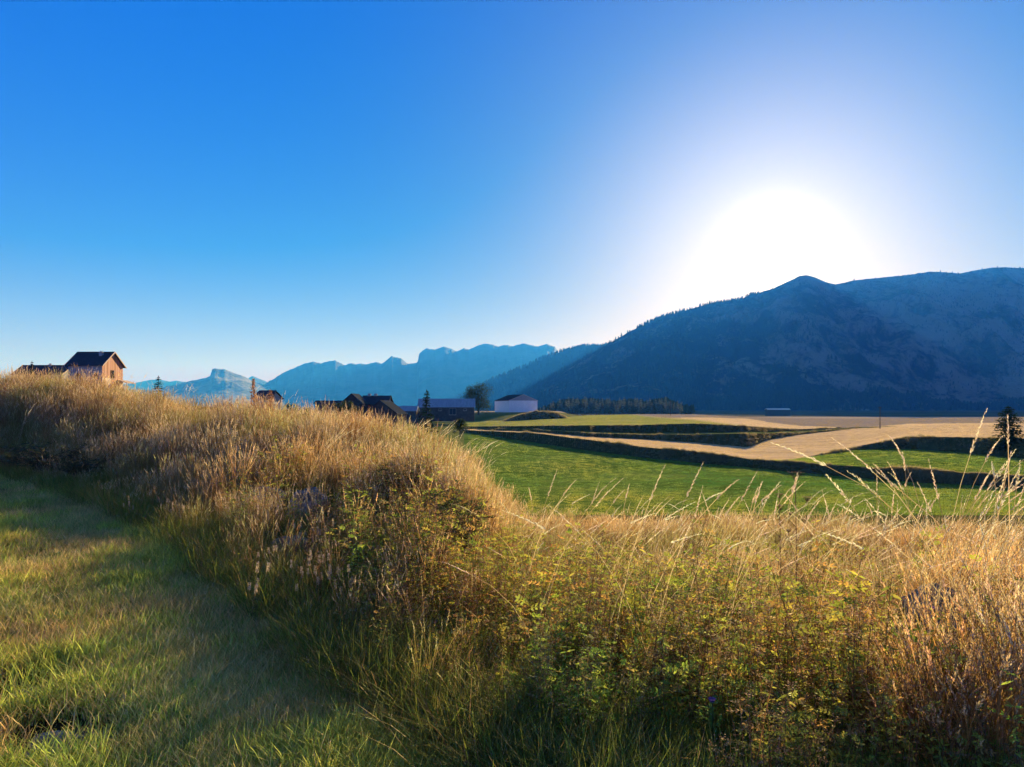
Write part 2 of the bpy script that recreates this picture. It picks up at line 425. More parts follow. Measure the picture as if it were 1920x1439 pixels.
Fc = [(j * nx + i, j * nx + i + 1, (j + 1) * nx + i + 1, (j + 1) * nx + i) for j in range(len(Ys) - 1) for i in range(nx - 1)]
me = bpy.data.meshes.new('hill'); me.from_pydata(V, [], Fc); me.materials.append(M_MEADOW)
me.polygons.foreach_set('use_smooth', [True] * len(Fc))
o = bpy.data.objects.new('hill', me); COL.objects.link(o); o['kind'] = 'structure'

# ------------------------------------------------------------------ mountains
def mountain(name, sky, Yc, depth, back, mat, dpx=3.0, rows=60, amp=.10, fsc=1 / 900.0, jag=0.0, seed=0, pw=1.15):
    xs_, ys_ = zip(*sky); tab = lerp_tab(xs_, ys_)
    px = list(np.arange(xs_[0], xs_[-1] + .1, dpx)); V = []
    R = rows; B = 8
    def hz(i, t):
        p = px[i]
        y = tab(p) + jag * noise.fractal(Vector((p * .11, seed, 0)), 1.0, 2.0, 3)
        zc = max(4.0, Z_at(y, Yc) + 11.5)
        if t <= 1:
            Y = Yc - depth * (1 - t); X = X_at(p, Y)
            n = noise.ridged_multi_fractal(Vector((X * fsc + seed, Y * fsc * .8, seed * 2.3)), .9, 2.1, 6, 1.0, 2.0) - 1.0
            win = (4 * t * (1 - t)) ** .8 if 0 < t < 1 else 0
            gl = abs(noise.noise(Vector((X * fsc * 4.2 + .8 * noise.noise(Vector((X * fsc, Y * fsc * 2, 9))), Y * fsc * .9, seed)))) + .5 * abs(noise.noise(Vector((X * fsc * 9, Y * fsc * 2.5, seed + 4))))
            z = zc * (t ** pw) + zc * amp * n * win + zc * amp * .55 * (gl - .3) * win
            z = min(z, (zc) * (Y / Yc) * (t ** .35 if t < 1 else 1) * .995 + (0 if t < 1 else zc * .005))
        else:
            Y = Yc + back * (t - 1); X = X_at(p, Y); z = zc * (1 - (t - 1) * .9)
        return (X, Y, max(z, 0) - 11.5)
    for j in range(R + 1):
        for i in range(len(px)): V.append(hz(i, j / R))
    for j in range(1, B + 1):
        for i in range(len(px)): V.append(hz(i, 1 + j / B))
    nx = len(px)
    Fc = [(j * nx + i, j * nx + i + 1, (j + 1) * nx + i + 1, (j + 1) * nx + i) for j in range(R + B) for i in range(nx - 1)]
    me = bpy.data.meshes.new(name); me.from_pydata(V, [], Fc); me.materials.append(mat)
    me.polygons.foreach_set('use_smooth', [True] * len(Fc))
    o = bpy.data.objects.new(name, me); COL.objects.link(o); o['kind'] = 'structure'
    return o, np.array(V).reshape(R + B + 1, nx, 3), R
def rock_forest(name, fscale, forest=(.012, .022, .012), rock=(.26, .24, .20), lo=.46, hi=.60, alt=None):
    m, nt, out = new_mat(name)
    p = N(nt, 'ShaderNodeBsdfPrincipled'); nt.links.new(p.outputs[0], out.inputs[0])
    p.inputs['Roughness'].default_value = .95; p.inputs['Specular IOR Level'].default_value = .1
    n1 = noise_tex(nt, fscale, 9, .66, stretch=(1.5, 1.2, .7), dist=1.2)
    n2 = noise_tex(nt, fscale * 11, 6, .75, stretch=(1.6, 1.2, .45))
    mm = N(nt, 'ShaderNodeMath', operation='MULTIPLY_ADD'); nt.links.new(n2, mm.inputs[0]); mm.inputs[1].default_value = .45
    nt.links.new(n1, mm.inputs[2])
    fac = mm.outputs[0]
    if alt:      # more open rock and turf higher up
        g = N(nt, 'ShaderNodeNewGeometry'); sx = N(nt, 'ShaderNodeSeparateXYZ'); nt.links.new(g.outputs['Position'], sx.inputs[0])
        mr = N(nt, 'ShaderNodeMapRange'); mr.inputs[1].default_value = alt[0]; mr.inputs[2].default_value = alt[1]
        mr.inputs[3].default_value = alt[2]; mr.inputs[4].default_value = alt[3]; nt.links.new(sx.outputs[alt[4]], mr.inputs[0])
        ad = N(nt, 'ShaderNodeMath', operation='ADD'); nt.links.new(fac, ad.inputs[0]); nt.links.new(mr.outputs[0], ad.inputs[1]); fac = ad.outputs[0]
    c = ramp(nt, fac, [(0, forest), (lo + .17, forest), (hi + .20, rock), (1, tuple(min(1, r * 1.25) for r in rock))])
    nt.links.new(c, p.inputs['Base Color'])
    nt.links.new(bump(nt, n2, 1.0, 25), p.inputs['Normal'])
    return m
M_MT = rock_forest('mountain_near', 1 / 420.0, lo=.48, hi=.56, rock=(.20, .185, .165), alt=(900, 3000, -.12, .07, 0))
M_MT2 = rock_forest('mountain_wooded', 1 / 600.0, lo=.65, hi=.8)
M_MT3 = rock_forest('mountain_far', 1 / 1400.0, forest=(.018, .024, .024), rock=(.08, .075, .075))
M_MT4 = rock_forest('mountain_peak', 1 / 1200.0, forest=(.05, .07, .035), rock=(.3, .27, .2))

NEAR = [(930, 768), (960, 752), (1000, 728), (1040, 703), (1080, 680), (1120, 657), (1150, 640), (1180, 622), (1200, 613), (1240, 596), (1290, 581), (1340, 567), (1385, 563), (1410, 553),
        (1450, 541), (1480, 527), (1500, 517.5), (1513, 516), (1530, 521), (1550, 530), (1566, 533.5), (1585, 530), (1600, 526), (1640, 522), (1700, 516), (1745, 509.5), (1775, 511), (1800, 513),
        (1830, 507), (1860, 502), (1885, 501.5), (1920, 503), (2000, 490), (2200, 510), (2500, 560), (2800, 640)]
m_near, G_near, R_near = mountain('mountain', NEAR, 5000, 1900, 1800, M_MT, rows=80, amp=.14, jag=.9, seed=3)
RID = [(870, 745), (900, 727), (915, 716), (950, 702), (985, 688), (1020, 672), (1050, 661), (1085, 653), (1100, 651), (1125, 652), (1180, 640), (1260, 640), (1400, 660), (1600, 740)]
m_rid, G_rid, R_rid = mountain('wooded_ridge', RID, 6800, 1500, 1200, M_MT2, rows=40, amp=.08, jag=.6, seed=8)
FAR = [(440, 745), (470, 733), (500, 718.5), (530, 700), (540, 695), (575, 680.5), (590, 679), (602, 682), (612, 678), (628, 676), (636, 680), (645, 685), (655, 682), (690, 683), (706, 679), (716, 682), (735, 668), (752, 672),
       (765, 683), (783, 680), (786, 664), (792, 658), (800, 653), (815, 656), (832, 650), (846, 654), (855, 659), (870, 654), (880, 655), (905, 645), (915, 644.5), (935, 650), (945, 647), (965, 649), (980, 644), (1010, 650),
       (1025, 645), (1040, 650), (1048, 662), (1080, 690), (1130, 720), (1200, 750)]
mountain('far_mountain', FAR, 12500, 3500, 1800, M_MT3, rows=40, amp=.06, fsc=1 / 2200.0, jag=1.7, seed=12, dpx=1.5)
PEAK = [(180, 748), (255, 735), (300, 728), (325, 723), (355, 715), (385, 709), (395, 705), (397, 693), (402, 691), (422, 693), (440, 700), (455, 705), (475, 715), (495, 722), (520, 735), (560, 752)]
mountain('cliff_peak', PEAK, 10500, 2600, 1500, M_MT4, rows=40, amp=.09, fsc=1 / 1500.0, jag=.6, seed=21, dpx=2.0)
VF = [(-500, 730), (-300, 715), (-60, 722), (0, 716), (40, 722), (120, 716), (200, 722), (250, 719), (285, 712), (300, 712), (318, 716), (330, 714), (350, 717), (380, 725), (440, 722), (462, 712), (473, 705), (500, 716), (530, 728), (600, 745)]
mountain('distant_range', VF, 17500, 3000, 1500, M_MT3, rows=24, amp=.05, fsc=1 / 2500.0, jag=.4, seed=31)

# ------------------------------------------------------------------ scatter by geometry nodes (for uncountable stuff only)
def scatter(name, label, cat, sources, pts, rots, scls, idx, tints):
    coll = bpy.data.collections.new(name + '_source')
    for k, me in enumerate(sources):
        coll.objects.link(bpy.data.objects.new('%s_clump_%02d' % (name, k), me))
    me = bpy.data.meshes.new(name); n = len(pts)
    me.vertices.add(n); me.vertices.foreach_set('co', np.asarray(pts, np.float32).ravel())
    for nm, ty, arr in (('rot', 'FLOAT_VECTOR', rots), ('scl', 'FLOAT_VECTOR', scls), ('tint', 'FLOAT_VECTOR', tints)):
        a = me.attributes.new(nm, ty, 'POINT'); a.data.foreach_set('vector', np.asarray(arr, np.float32).ravel())
    a = me.attributes.new('idx', 'INT', 'POINT'); a.data.foreach_set('value', np.asarray(idx, np.int32))
    o = bpy.data.objects.new(name, me); COL.objects.link(o)
    tag(o, label, cat, kind='stuff')
    ng = bpy.data.node_groups.new(name, 'GeometryNodeTree')
    ng.interface.new_socket('Geometry', in_out='INPUT', socket_type='NodeSocketGeometry')
    ng.interface.new_socket('Geometry', in_out='OUTPUT', socket_type='NodeSocketGeometry')
    gi = ng.nodes.new('NodeGroupInput'); go = ng.nodes.new('NodeGroupOutput')
    ip = ng.nodes.new('GeometryNodeInstanceOnPoints'); ci = ng.nodes.new('GeometryNodeCollectionInfo')
    ci.inputs['Collection'].default_value = coll
    ci.inputs['Separate Children'].default_value = True; ci.inputs['Reset Children'].default_value = True
    def na(nm, ty):
        q = ng.nodes.new('GeometryNodeInputNamedAttribute'); q.data_type = ty; q.inputs[0].default_value = nm; return q.outputs[0]
    L = ng.links.new
    L(gi.outputs[0], ip.inputs['Points']); L(ci.outputs[0], ip.inputs['Instance'])
    ip.inputs['Pick Instance'].default_value = True
    L(na('idx', 'INT'), ip.inputs['Instance Index'])
    er = ng.nodes.new('FunctionNodeEulerToRotation'); L(na('rot', 'FLOAT_VECTOR'), er.inputs[0]); L(er.outputs[0], ip.inputs['Rotation'])
    L(na('scl', 'FLOAT_VECTOR'), ip.inputs['Scale'])
    L(ip.outputs[0], go.inputs[0])
    md = o.modifiers.new('scatter', 'NODES'); md.node_group = ng
    return o

def rv(a, b): return random.uniform(a, b)
def rdir():
    t = rv(0, 2 * math.pi); return Vector((math.cos(t), math.sin(t), 0))
def cvar(c, v=.25):
    k = 1 + rv(-v, v); return tuple(max(0, x * k * (1 + rv(-.08, .08))) for x in c)

def blade(mb, base, h, w, lean, curl, col, col2=None, seg=4):
    d = rdir(); side = Vector((-d.y, d.x, 0))
    if random.random() < .5: side = (side + d * rv(-.8, .8)).normalized()
    pts = []; ws = []; cs = []
    for j in range(seg + 1):
        t = j / seg
        pts.append(base + d * (h * (lean * t + curl * t * t)) + Vector((0, 0, h * (t - .35 * curl * t * t))))
        ws.append(w * (1 - t ** 1.8) + w * .06)
        cs.append(col if not col2 else tuple(a * (1 - t) + b * t for a, b in zip(col, col2)))
    mb.quad_strip(pts, side, ws, cs); return pts
def stalk(mb, base, h, w, lean, curl, col, head, hlen, hw, spk=14, droop=0.0, d=None):
    d = d or rdir(); side = Vector((-d.y, d.x, 0)); seg = 6; pts = []
    for j in range(seg + 1):
        t = j / seg
        pts.append(base + d * (h * (lean * t + curl * t ** 3)) + Vector((0, 0, h * (t - .3 * curl * t ** 3))))
    mb.quad_strip(pts, side, [w] * (seg + 1), [col] * (seg + 1))
    mb.quad_strip(pts, d, [w] * (seg + 1), [col] * (seg + 1))
    tip = pts[-1]; ax = (pts[-1] - pts[-2]).normalized()
    for k in range(spk):
        t = k / spk; p = tip + ax * (hlen * (t - .35)) - Vector((0, 0, droop * hlen * t * t))
        r = rdir(); r = (r - ax * r.dot(ax)).normalized()
        sl_ = hw * (1.25 - t * .8) * rv(.8, 1.2)
        e = p + ax * sl_ * 1.6 + r * sl_ * .8; q = ax.cross(r) * sl_ * .28; mth = (p + e) * .5
        mb.poly([p, mth + q, e, mth - q], cvar(head, .15))

STRAW = (.47, .32, .14); STRAW2 = (.58, .42, .21); HEADC = (.58, .45, .29); OLIVE = (.21, .21, .06); GRN = (.145, .225, .045); YGRN = (.30, .34, .06)

def tuft_tall(seed, n=16, hmin=.65, hmax=1.0, w=.0035, heads=True, nb=26, rad=.14, colS=STRAW, leafc=(OLIVE, STRAW)):
    random.seed(seed); mb = MB()
    for i in range(n):
        b = rdir() * (rad * math.sqrt(random.random())); h = rv(hmin, hmax)
        if heads: stalk(mb, b, h, w, rv(0, .16), rv(0, .22), cvar(colS), cvar(HEADC), rv(.10, .17), rv(.010, .016), 16)
        else: blade(mb, b, h, w * 1.2, rv(0, .2), rv(.05, .4), cvar(colS))
    for i in range(nb):
        b = rdir() * (rad * math.sqrt(random.random()))
        blade(mb, b, rv(.25, .6) * hmax, w * 1.6, rv(.05, .3), rv(.1, .7), cvar(leafc[i % 2]), cvar(STRAW2))
    return mb.mesh('tall_tuft', M_INST)
def tuft_short(seed, n=34, h=(.04, .14), w=.0046, rad=.12, cols=(GRN, YGRN, STRAW, STRAW)):
    random.seed(seed); mb = MB()
    for i in range(n):
        b = rdir() * (rad * math.sqrt(random.random()))
        c = random.choice(cols)
        blade(mb, b, rv(*h), w * rv(.6, 1.4), rv(.05, .5), rv(.1, .8), cvar(c, .45), cvar(c, .3), 3)
    return mb.mesh('short_tuft', M_INST)
def leaflet(mb, p, d, up, L, W, col):
    s = d.cross(up).normalized(); m1 = p + d * L * .35 - up * L * .02
    mb.poly([p, m1 + s * W * .5, p + d * L * .7 + s * W * .38 - up * L * .08, p + d * L - up * L * .18, p + d * L * .7 - s * W * .38 - up * L * .08, m1 - s * W * .5], col)
def pinnate(mb, p, d, L, pairs, ll, lw, col):
    up = (Vector((0, 0, 1)) + rdir() * rv(.2, 1.6)).normalized(); up = (up - d * up.dot(d)).normalized()
    for k in range(pairs):
        t = (k + .8) / pairs; q = p + d * L * t + up * (L * (.25 * t - .4 * t * t))
        s = d.cross(up).normalized()
        for sg in (-1, 1): leaflet(mb, q, (s * sg + d * .7 + up * rv(-.2, .3)).normalized(), up, ll * rv(.8, 1.1), lw, cvar(col, .2))
    leaflet(mb, p + d * L - up * .15 * L, d, up, ll * 1.2, lw, cvar(col, .2))
    mb.quad_strip([p, p + d * L * .5 + up * L * .025, p + d * L - up * .15 * L], d.cross(up).normalized(), [.002, .0015, .001], [col] * 3)
def weed(seed, h=(.45, .8), cols=((.31, .37, .05), (.46, .45, .07), (.52, .32, .09), (.17, .25, .04), (.36, .38, .06)), stems=4, ll=.026, lw=.012, ump=.4, rad=.10):
    random.seed(seed); mb = MB()
    for s_ in range(stems):
        b = rdir() * rad * random.random(); H = rv(*h); d = rdir(); lean = rv(0, .25)
        def pos(t): return b + d * (H * lean * t * t) + Vector((0, 0, H * t))
        cs = cvar((.22, .13, .06)); seg = 5
        pts = [pos(j / seg) for j in range(seg + 1)]
        mb.quad_strip(pts, rdir(), [.005, .0045, .004, .0035, .003, .002], [cs] * 6)
        mb.quad_strip(pts, rdir(), [.005, .0045, .004, .0035, .003, .002], [cs] * 6)
        n = int(H * 30)
        for k in range(n):
            t = .12 + .88 * k / n; c = random.choice(cols)
            dd = (rdir() + Vector((0, 0, rv(.0, .6)))).normalized()
            if random.random() < .5: pinnate(mb, pos(t), dd, rv(.05, .10) * (1.15 - .5 * t), 3, ll * (1.2 - .5 * t), lw * (1.2 - .4 * t), c)
            else:
                for q in range(3): leaflet(mb, pos(t), (rdir() + Vector((0, 0, rv(-.4, 1.0)))).normalized(), (Vector((0, 0, 1)) + rdir() * rv(.3, 2)).normalized(), ll * rv(.8, 1.5), lw, cvar(c))
        if random.random() < ump:
            top = pos(1)
            for q in range(14):
                e = top + (rdir() * rv(0, .03) + Vector((0, 0, rv(0, .03))))
                leaflet(mb, e, rdir(), Vector((0, 0, 1)), .010, .008, cvar((.30, .17, .09)))
    return mb.mesh('weed', M_INST)
def spike_plant(seed, col=(.56, .43, .29)):
    random.seed(seed); mb = MB()
    for s_ in range(random.randint(3, 6)):
        b = rdir() * .12 * random.random(); H = rv(.22, .48); d = rdir(); lean = rv(0, .25)
        pos = lambda t: b + d * (H * lean * t * t) + Vector((0, 0, H * t))
        mb.quad_strip([pos(0), pos(.5), pos(1)], rdir(), [.003] * 3, [(.3, .18, .09)] * 3)
        L = rv(.045, .09)
        for k in range(90):
            t = random.random(); r = rdir(); rr = .009 * (1 - .35 * t)
            p = pos(1) + Vector((0, 0, L * (t - .3))) + r * rr
            leaflet(mb, p, (r + Vector((0, 0, .8))).normalized(), r, .009, .007, cvar(col, .2))
        for k in range(10):
            leaflet(mb, pos(rv(.1, .8)), (rdir() + Vector((0, 0, .5))).normalized(), Vector((0, 0, 1)), .03, .01, cvar((.16, .17, .05)))
    return mb.mesh('spike_plant', M_INST)
def shrublet(seed, n=150, R=.5, H=.55, col=(.19, .19, .085), ls=.07):
    """coarse tangle for far hedges and banks"""
    random.seed(seed); mb = MB()
    for i in range(n):
        r = rdir() * (R * math.sqrt(random.random())); hmax = H * (1 - .6 * (r.length / R) ** 2)
        p = r + Vector((0, 0, hmax * random.random() ** .6))
        d = (rdir() + Vector((0, 0, rv(-.2, 1.2)))).normalized()
        leaflet(mb, p, d, rdir(), ls * rv(.6, 1.6), ls * .5, cvar(col, .4))
    for i in range(60):
        blade(mb, rdir() * R * random.random(), H * rv(.7, 1.35), .018, rv(0, .25), rv(0, .4), cvar((.42, .31, .16)))
    return mb.mesh('shrublet', M_INST)

def place(n, fpos, tfun, nvar, smin=.8, smax=1.2, tilt=.1):
    P = []; R = []; S = []; I = []; TN = []
    for _ in range(n):
        q = fpos()
        if q is None: continue
        x, y, z, k, var = q
        P.append((x, y, z)); R.append((rv(-tilt, tilt), rv(-tilt, tilt), rv(0, 6.283)))
        s = rv(smin, smax) * k; S.append((s, s, s * rv(.85, 1.15)))
        I.append(random.choice(var) if isinstance(var, (list, tuple)) else random.randrange(nvar)); TN.append(tfun(x, y))
    return P, R, S, I, TN

# rocks: world spots that stay clear of tall plants
ROCKS = [(500, 958, .34), (580, 968, .36), (548, 1046, .22), (1764, 1075, .42)]
rock_pts = []
for px, py, r in ROCKS:
    h = hit(px, py); rock_pts.append((h, r))
h = Vector((X_at(1764, 5.2), 5.2, 0)); h.z = h_near(h.x, h.y); rock_pts[3] = (h, .25)
def clear(x, y, pad=.25):
    for h, r in rock_pts:
        dx, dy = x - h.x, y - h.y
        u = h.xy.normalized(); al = dx * u.x + dy * u.y; ac = -dx * u.y + dy * u.x
        if abs(ac) < (r * .8 + pad * .3 if h is not rock_pts[3][0] else .40) and (-1.1 if h is not rock_pts[3][0] else -2.2) < al < r: return False
    return True
def pxof(x, y): return 960 + F * x / max(y, .5)
def nz(x, y, s, o=0): return noise.noise(Vector((x * s, y * s, o)))

# --- tall dry grass over the bank and its crest
talls = [tuft_tall(100 + i) for i in range(6)] + [tuft_tall(120 + i, n=12, hmin=.4, hmax=.7, nb=34, leafc=(OLIVE, GRN), colS=(.40, .30, .13)) for i in range(4)] + \
        [tuft_tall(140 + i, n=10, hmin=.5, hmax=.8, w=.006, nb=20) for i in range(3)]
def f_tall():
    px = rv(-260, 2160)
    Yb, Yc = _Yb(px), _Yc(px)
    if px < 980: Y = Yb + .2 + (Yc + 3.5 - Yb) * random.random()
    else: Y = (4.0 if px < 1600 else 2.7) + 9.5 * random.random() ** .8
    x = X_at(px, Y)
    if px > 980:
        keep = max(.28, sstep((Y - 5.0) / 2.2))
        if px > 1450: keep = max(keep, .75 * sstep((px - 1450) / 420))
        if random.random() > keep: return None
    else:
        # green weedy part low in the middle
        if px > 480 and Y < Yb + (Yc - Yb) * .5 and random.random() < .85 * sstep((px - 480) / 120): return None
        tt = (Y - Yb) / (Yc - Yb)
        if random.random() > .22 + .95 * tt: return None
    if not clear(x, Y): return None
    g = nz(x, Y, .5, 3)
    var = [6, 7, 8, 9] if g > .12 and random.random() < .7 else [0, 1, 2, 3, 4, 5] if Y < 9 else [0, 1, 2, 3, 10, 11, 12]
    k = .95 - .42 * sstep((px - 850) / 150) + (.3 * sstep((px - 1650) / 120) * sstep((7.5 - Y) / 2))
    if px < 980: k *= .5 + .5 * sstep(tt / .55)
    am = 1 if px < 960 else .35
    k *= (1 + .22 * am * nz(x, Y, .8, 11)) * (1 + .35 * am * nz(x, Y, .28, 12))
    k = min(k, 1.12)
    if 820 < px < 1100 and Y < 8: k *= .72
    return x, Y, h_near(x, Y) - .02, k, var
def t_tall(x, y):
    g = nz(x, y, .45, 9); g2 = nz(x, y, 1.3, 1)
    a = .5 + .5 * g
    r = 1.0 + .4 * g2 + rv(-.28, .22)
    if random.random() < .10: return (.62, .46, .36)
    if g > .15: return (.74 * r, .84 * r, .55 * r)
    if g < -.22: return (1.12 * r, .98 * r, .74 * r)
    if g2 < -.3: return (.6 * r, .52 * r, .45 * r)
    return (r, .98 * r, .9 * r)
random.seed(11)
scatter('tall_dry_grass', 'tall golden dry grass with seed heads covering the bank', 'grass', talls, *place(21000, f_tall, t_tall, len(talls)))

# --- olive undergrowth between the tall stems
olive = [tuft_short(200 + i, 40, (.15, .38), .005, .16, (GRN, OLIVE, YGRN, STRAW)) for i in range(5)]
def f_olive():
    px = rv(-260, 2160); Yb, Yc = _Yb(px), _Yc(px)
    Y = Yb - .1 + (Yc + 2 - Yb) * random.random() ** 1.2; x = X_at(px, Y)
    if not clear(x, Y, -.1): return None
    return x, Y, h_near(x, Y) - .01, 1, None
def t_olive(x, y):
    g = nz(x, y, .6, 14); r = .8 + .25 * nz(x, y, 2, 3)
    return (r * (1 + .3 * g), r, .8 * r)
random.seed(12)
scatter('undergrowth', 'low olive green grass under the dry stems of the bank', 'undergrowth', olive, *place(14000, f_olive, t_olive, len(olive)))

# --- mown verge
lawn = [tuft_short(300 + i) for i in range(4)] + [tuft_short(310 + i, 28, (.06, .16), .0055, .12, (GRN, YGRN, YGRN, (.45, .44, .10))) for i in range(4)] + \
       [tuft_short(320 + i, 34, (.05, .15), .0038, .13, (STRAW, STRAW2, OLIVE, STRAW)) for i in range(3)]
def rosette(seed):
    random.seed(seed); mb = MB()
    for k in range(14):
        d = (rdir() + Vector((0, 0, rv(.15, .9)))).normalized(); L = rv(.04, .085)
        leaflet(mb, rdir() * .01, d, (Vector((0, 0, 1)) + rdir() * .4).normalized(), L, L * rv(.3, .55), cvar((.12, .20, .05), .3))
    return mb.mesh('rosette', M_INST)
lawn += [rosette(340 + i) for i in range(3)]
BARE = [(X_at(110, 2064 / (1395 - HZ)), 2064 / (1395 - HZ), .30), (X_at(30, 2064 / (1300 - HZ)), 2064 / (1300 - HZ), .34), (X_at(70, 3.35), 3.35, .22)]
def f_lawn():
    px = rv(-500, 1500); Yb = _Yb(px)
    Y = 1.6 + (Yb + 1.2 - 1.6) * random.random() ** 1.35
    x = X_at(px, Y)
    for bx, by, br in BARE:
        if math.hypot(x - bx, (y_ := Y) - by) < br * rv(.75, 1.1) and random.random() < .9: return None
    g = nz(x, Y, .9, 20) + .5 * nz(x, Y, 2.5, 21)
    var = [4, 5, 6, 7] if g > .12 else [0, 1, 2, 3] if g > -.15 else [8, 9, 10]
    if random.random() < .3: var = [0, 1, 2, 3, 8, 9]
    if Y < 9 and random.random() < .07: return x, Y, h_near(x, Y) + .01, rv(.8, 1.4), [11, 12, 13]
    return x, Y, h_near(x, Y) - .005, 1 + .25 * g, var
def t_lawn(x, y):
    r = 1.5 + .45 * nz(x, y, 1.2, 30) + rv(-.45, .4); g = nz(x, y, .8, 31)
    return (r * (1 - .25 * g), r, r * .9)
random.seed(13)
scatter('lawn_grass', 'short green and straw coloured grass of the mown verge', 'grass', lawn, *place(36000, f_lawn, t_lawn, len(lawn)))

# --- leafy weeds on the near slope
def strays(seed):
    random.seed(seed); mb = MB()
    for i in range(3): blade(mb, rdir() * .1, rv(.45, .75), .003, rv(.5, 1.3), rv(.1, .6), cvar(STRAW2), None, 7)
    return mb.mesh('stray', M_INST)
weeds = [weed(400 + i, ll=(.020, .026, .034, .024, .044, .018, .030)[i], lw=(.008, .012, .014, .007, .020, .009, .011)[i], stems=(4, 4, 3, 5, 2, 5, 3)[i]) for i in range(7)] + [weed(420 + i, (.25, .45), stems=5) for i in range(3)] + [strays(440), strays(441)] + [weed(450 + i, (.35, .75), cols=((.34, .24, .12), (.24, .14, .07), (.45, .35, .18), (.28, .26, .08)), stems=5, ll=.014, lw=.006, ump=.8) for i in range(5)]
def f_weed():
    px = rv(430, 2150); Yb, Yc = _Yb(px), _Yc(px)
    lo = max(2.35, Yb + .35); hi = (Yc - 1.5) if px > 980 else Yb + (Yc - Yb) * .62
    Y = lo + (hi - lo) * random.random() ** 1.15; x = X_at(px, Y)
    if nz(x, Y, 1.6, 47) < -.22: return None
    if px > 1620 and random.random() < .55: return None
    if px < 640 and random.random() < .6: return None
    if not clear(x, Y): return None
    k = 1.0 + .3 * nz(x, Y, 1, 40) + .25 * nz(x, Y, 2.6, 44)
    if px < 1000: k *= .45 + .55 * sstep((Y - lo) / 2.2)
    elif Y < lo + .7: k *= .75
    return x, Y, h_near(x, Y) - .02, k, None
def t_weed(x, y):
    g = nz(x, y, 1.1, 41); r = 1.0 + .3 * nz(x, y, 3, 42)
    return (r * (1.05 - .35 * g), r * (1 + .1 * g), r)
random.seed(14)
scatter('leafy_weeds', 'yellow green leafy weeds tangled over the near slope', 'weeds', weeds, *place(3700, f_weed, t_weed, len(weeds)))

# --- beige flower spikes
spikes = [spike_plant(500 + i) for i in range(5)]
SPK = [(650, 1015, 9, .9), (680, 960, 10, 1.0), (800, 985, 12, 1.1), (570, 1075, 5, .35), (330, 930, 6, .5), (1240, 1110, 4, .4), (1850, 1260, 6, .3), (760, 1040, 6, .5)]
P, R_, S, I, TN = [], [], [], [], []
random.seed(15)
for px, py, n, sp in SPK:
    c = hit(px, py + 60)
    for k in range(n):
        x, y = c.x + random.gauss(0, sp * .9), c.y + random.gauss(0, sp * .9)
        P.append((x, y, h_near(x, y))); R_.append((rv(-.1, .1), rv(-.1, .1), rv(0, 6.28))); s = rv(.6, 1.05)
        S.append((s, s, s)); I.append(random.randrange(5)); r = rv(.8, 1.15); TN.append((r, r, r))
scatter('dry_flower_spikes', 'beige dried flower spikes among the weeds', 'flowers', spikes, P, R_, S, I, TN)

# --- single tall feathery stalks standing above the slope, seen against the green field
def feather(seed, n=3):
    random.seed(seed); mb = MB()
    for i in range(n):
        stalk(mb, rdir() * .05 * i, rv(.85, 1.1), .0022, rv(0, .14), rv(.05, .42), cvar((.55, .42, .22)), cvar((.76, .64, .44)), rv(.10, .22), rv(.005, .009), 46, rv(0, .5), Vector((1, rv(-.5, .5), 0)).normalized())
    return mb.mesh('feather_stalk', M_INST)
feats = [feather(600 + i, 1 + i % 3) for i in range(9)]
P, R_, S, I, TN = [], [], [], [], []
random.seed(16)
def addf(px, Y, s):
    x = X_at(px, Y); P.append((x, Y, h_near(x, Y))); R_.append((rv(-.06, .08), rv(-.08, .16), rv(-.5, .7) + (3.14 if random.random() < .12 else 0)))
    S.append((s, s, s)); I.append(random.randrange(9)); r = rv(.9, 1.1); TN.append((r, r, r))
for _ in range(62): addf(rv(940, 1700), rv(3.6, 7.0), rv(1.0, 1.38))
for _ in range(110): addf(rv(930, 1940), rv(5.5, 9.5), rv(.7, 1.1))
for _ in range(70): addf(rv(1640, 2050), rv(3.6, 6.5), rv(.85, 1.3))
for _ in range(60): addf(rv(560, 920), rv(9.5, 14.0), rv(.9, 1.3))
for _ in range(70): addf(rv(0, 560), rv(18, 25.0), rv(1.1, 1.5))
for _ in range(64): addf(rv(1690, 1990), rv(3.3, 5.2), rv(1.15, 1.78))
for _ in range(26): addf(rv(1250, 1720), rv(4.0, 6.5), rv(1.1, 1.45))
addf(1870, 3.5, 1.9); addf(1850, 3.8, 1.7); addf(1885, 3.6, 1.8); addf(1330, 3.7, 1.35); addf(1385, 3.9, 1.4); addf(1250, 4.2, 1.25)
scatter('feather_grass', 'tall pale seed stalks rising in front of the green field', 'grass', feats, P, R_, S, I, TN)

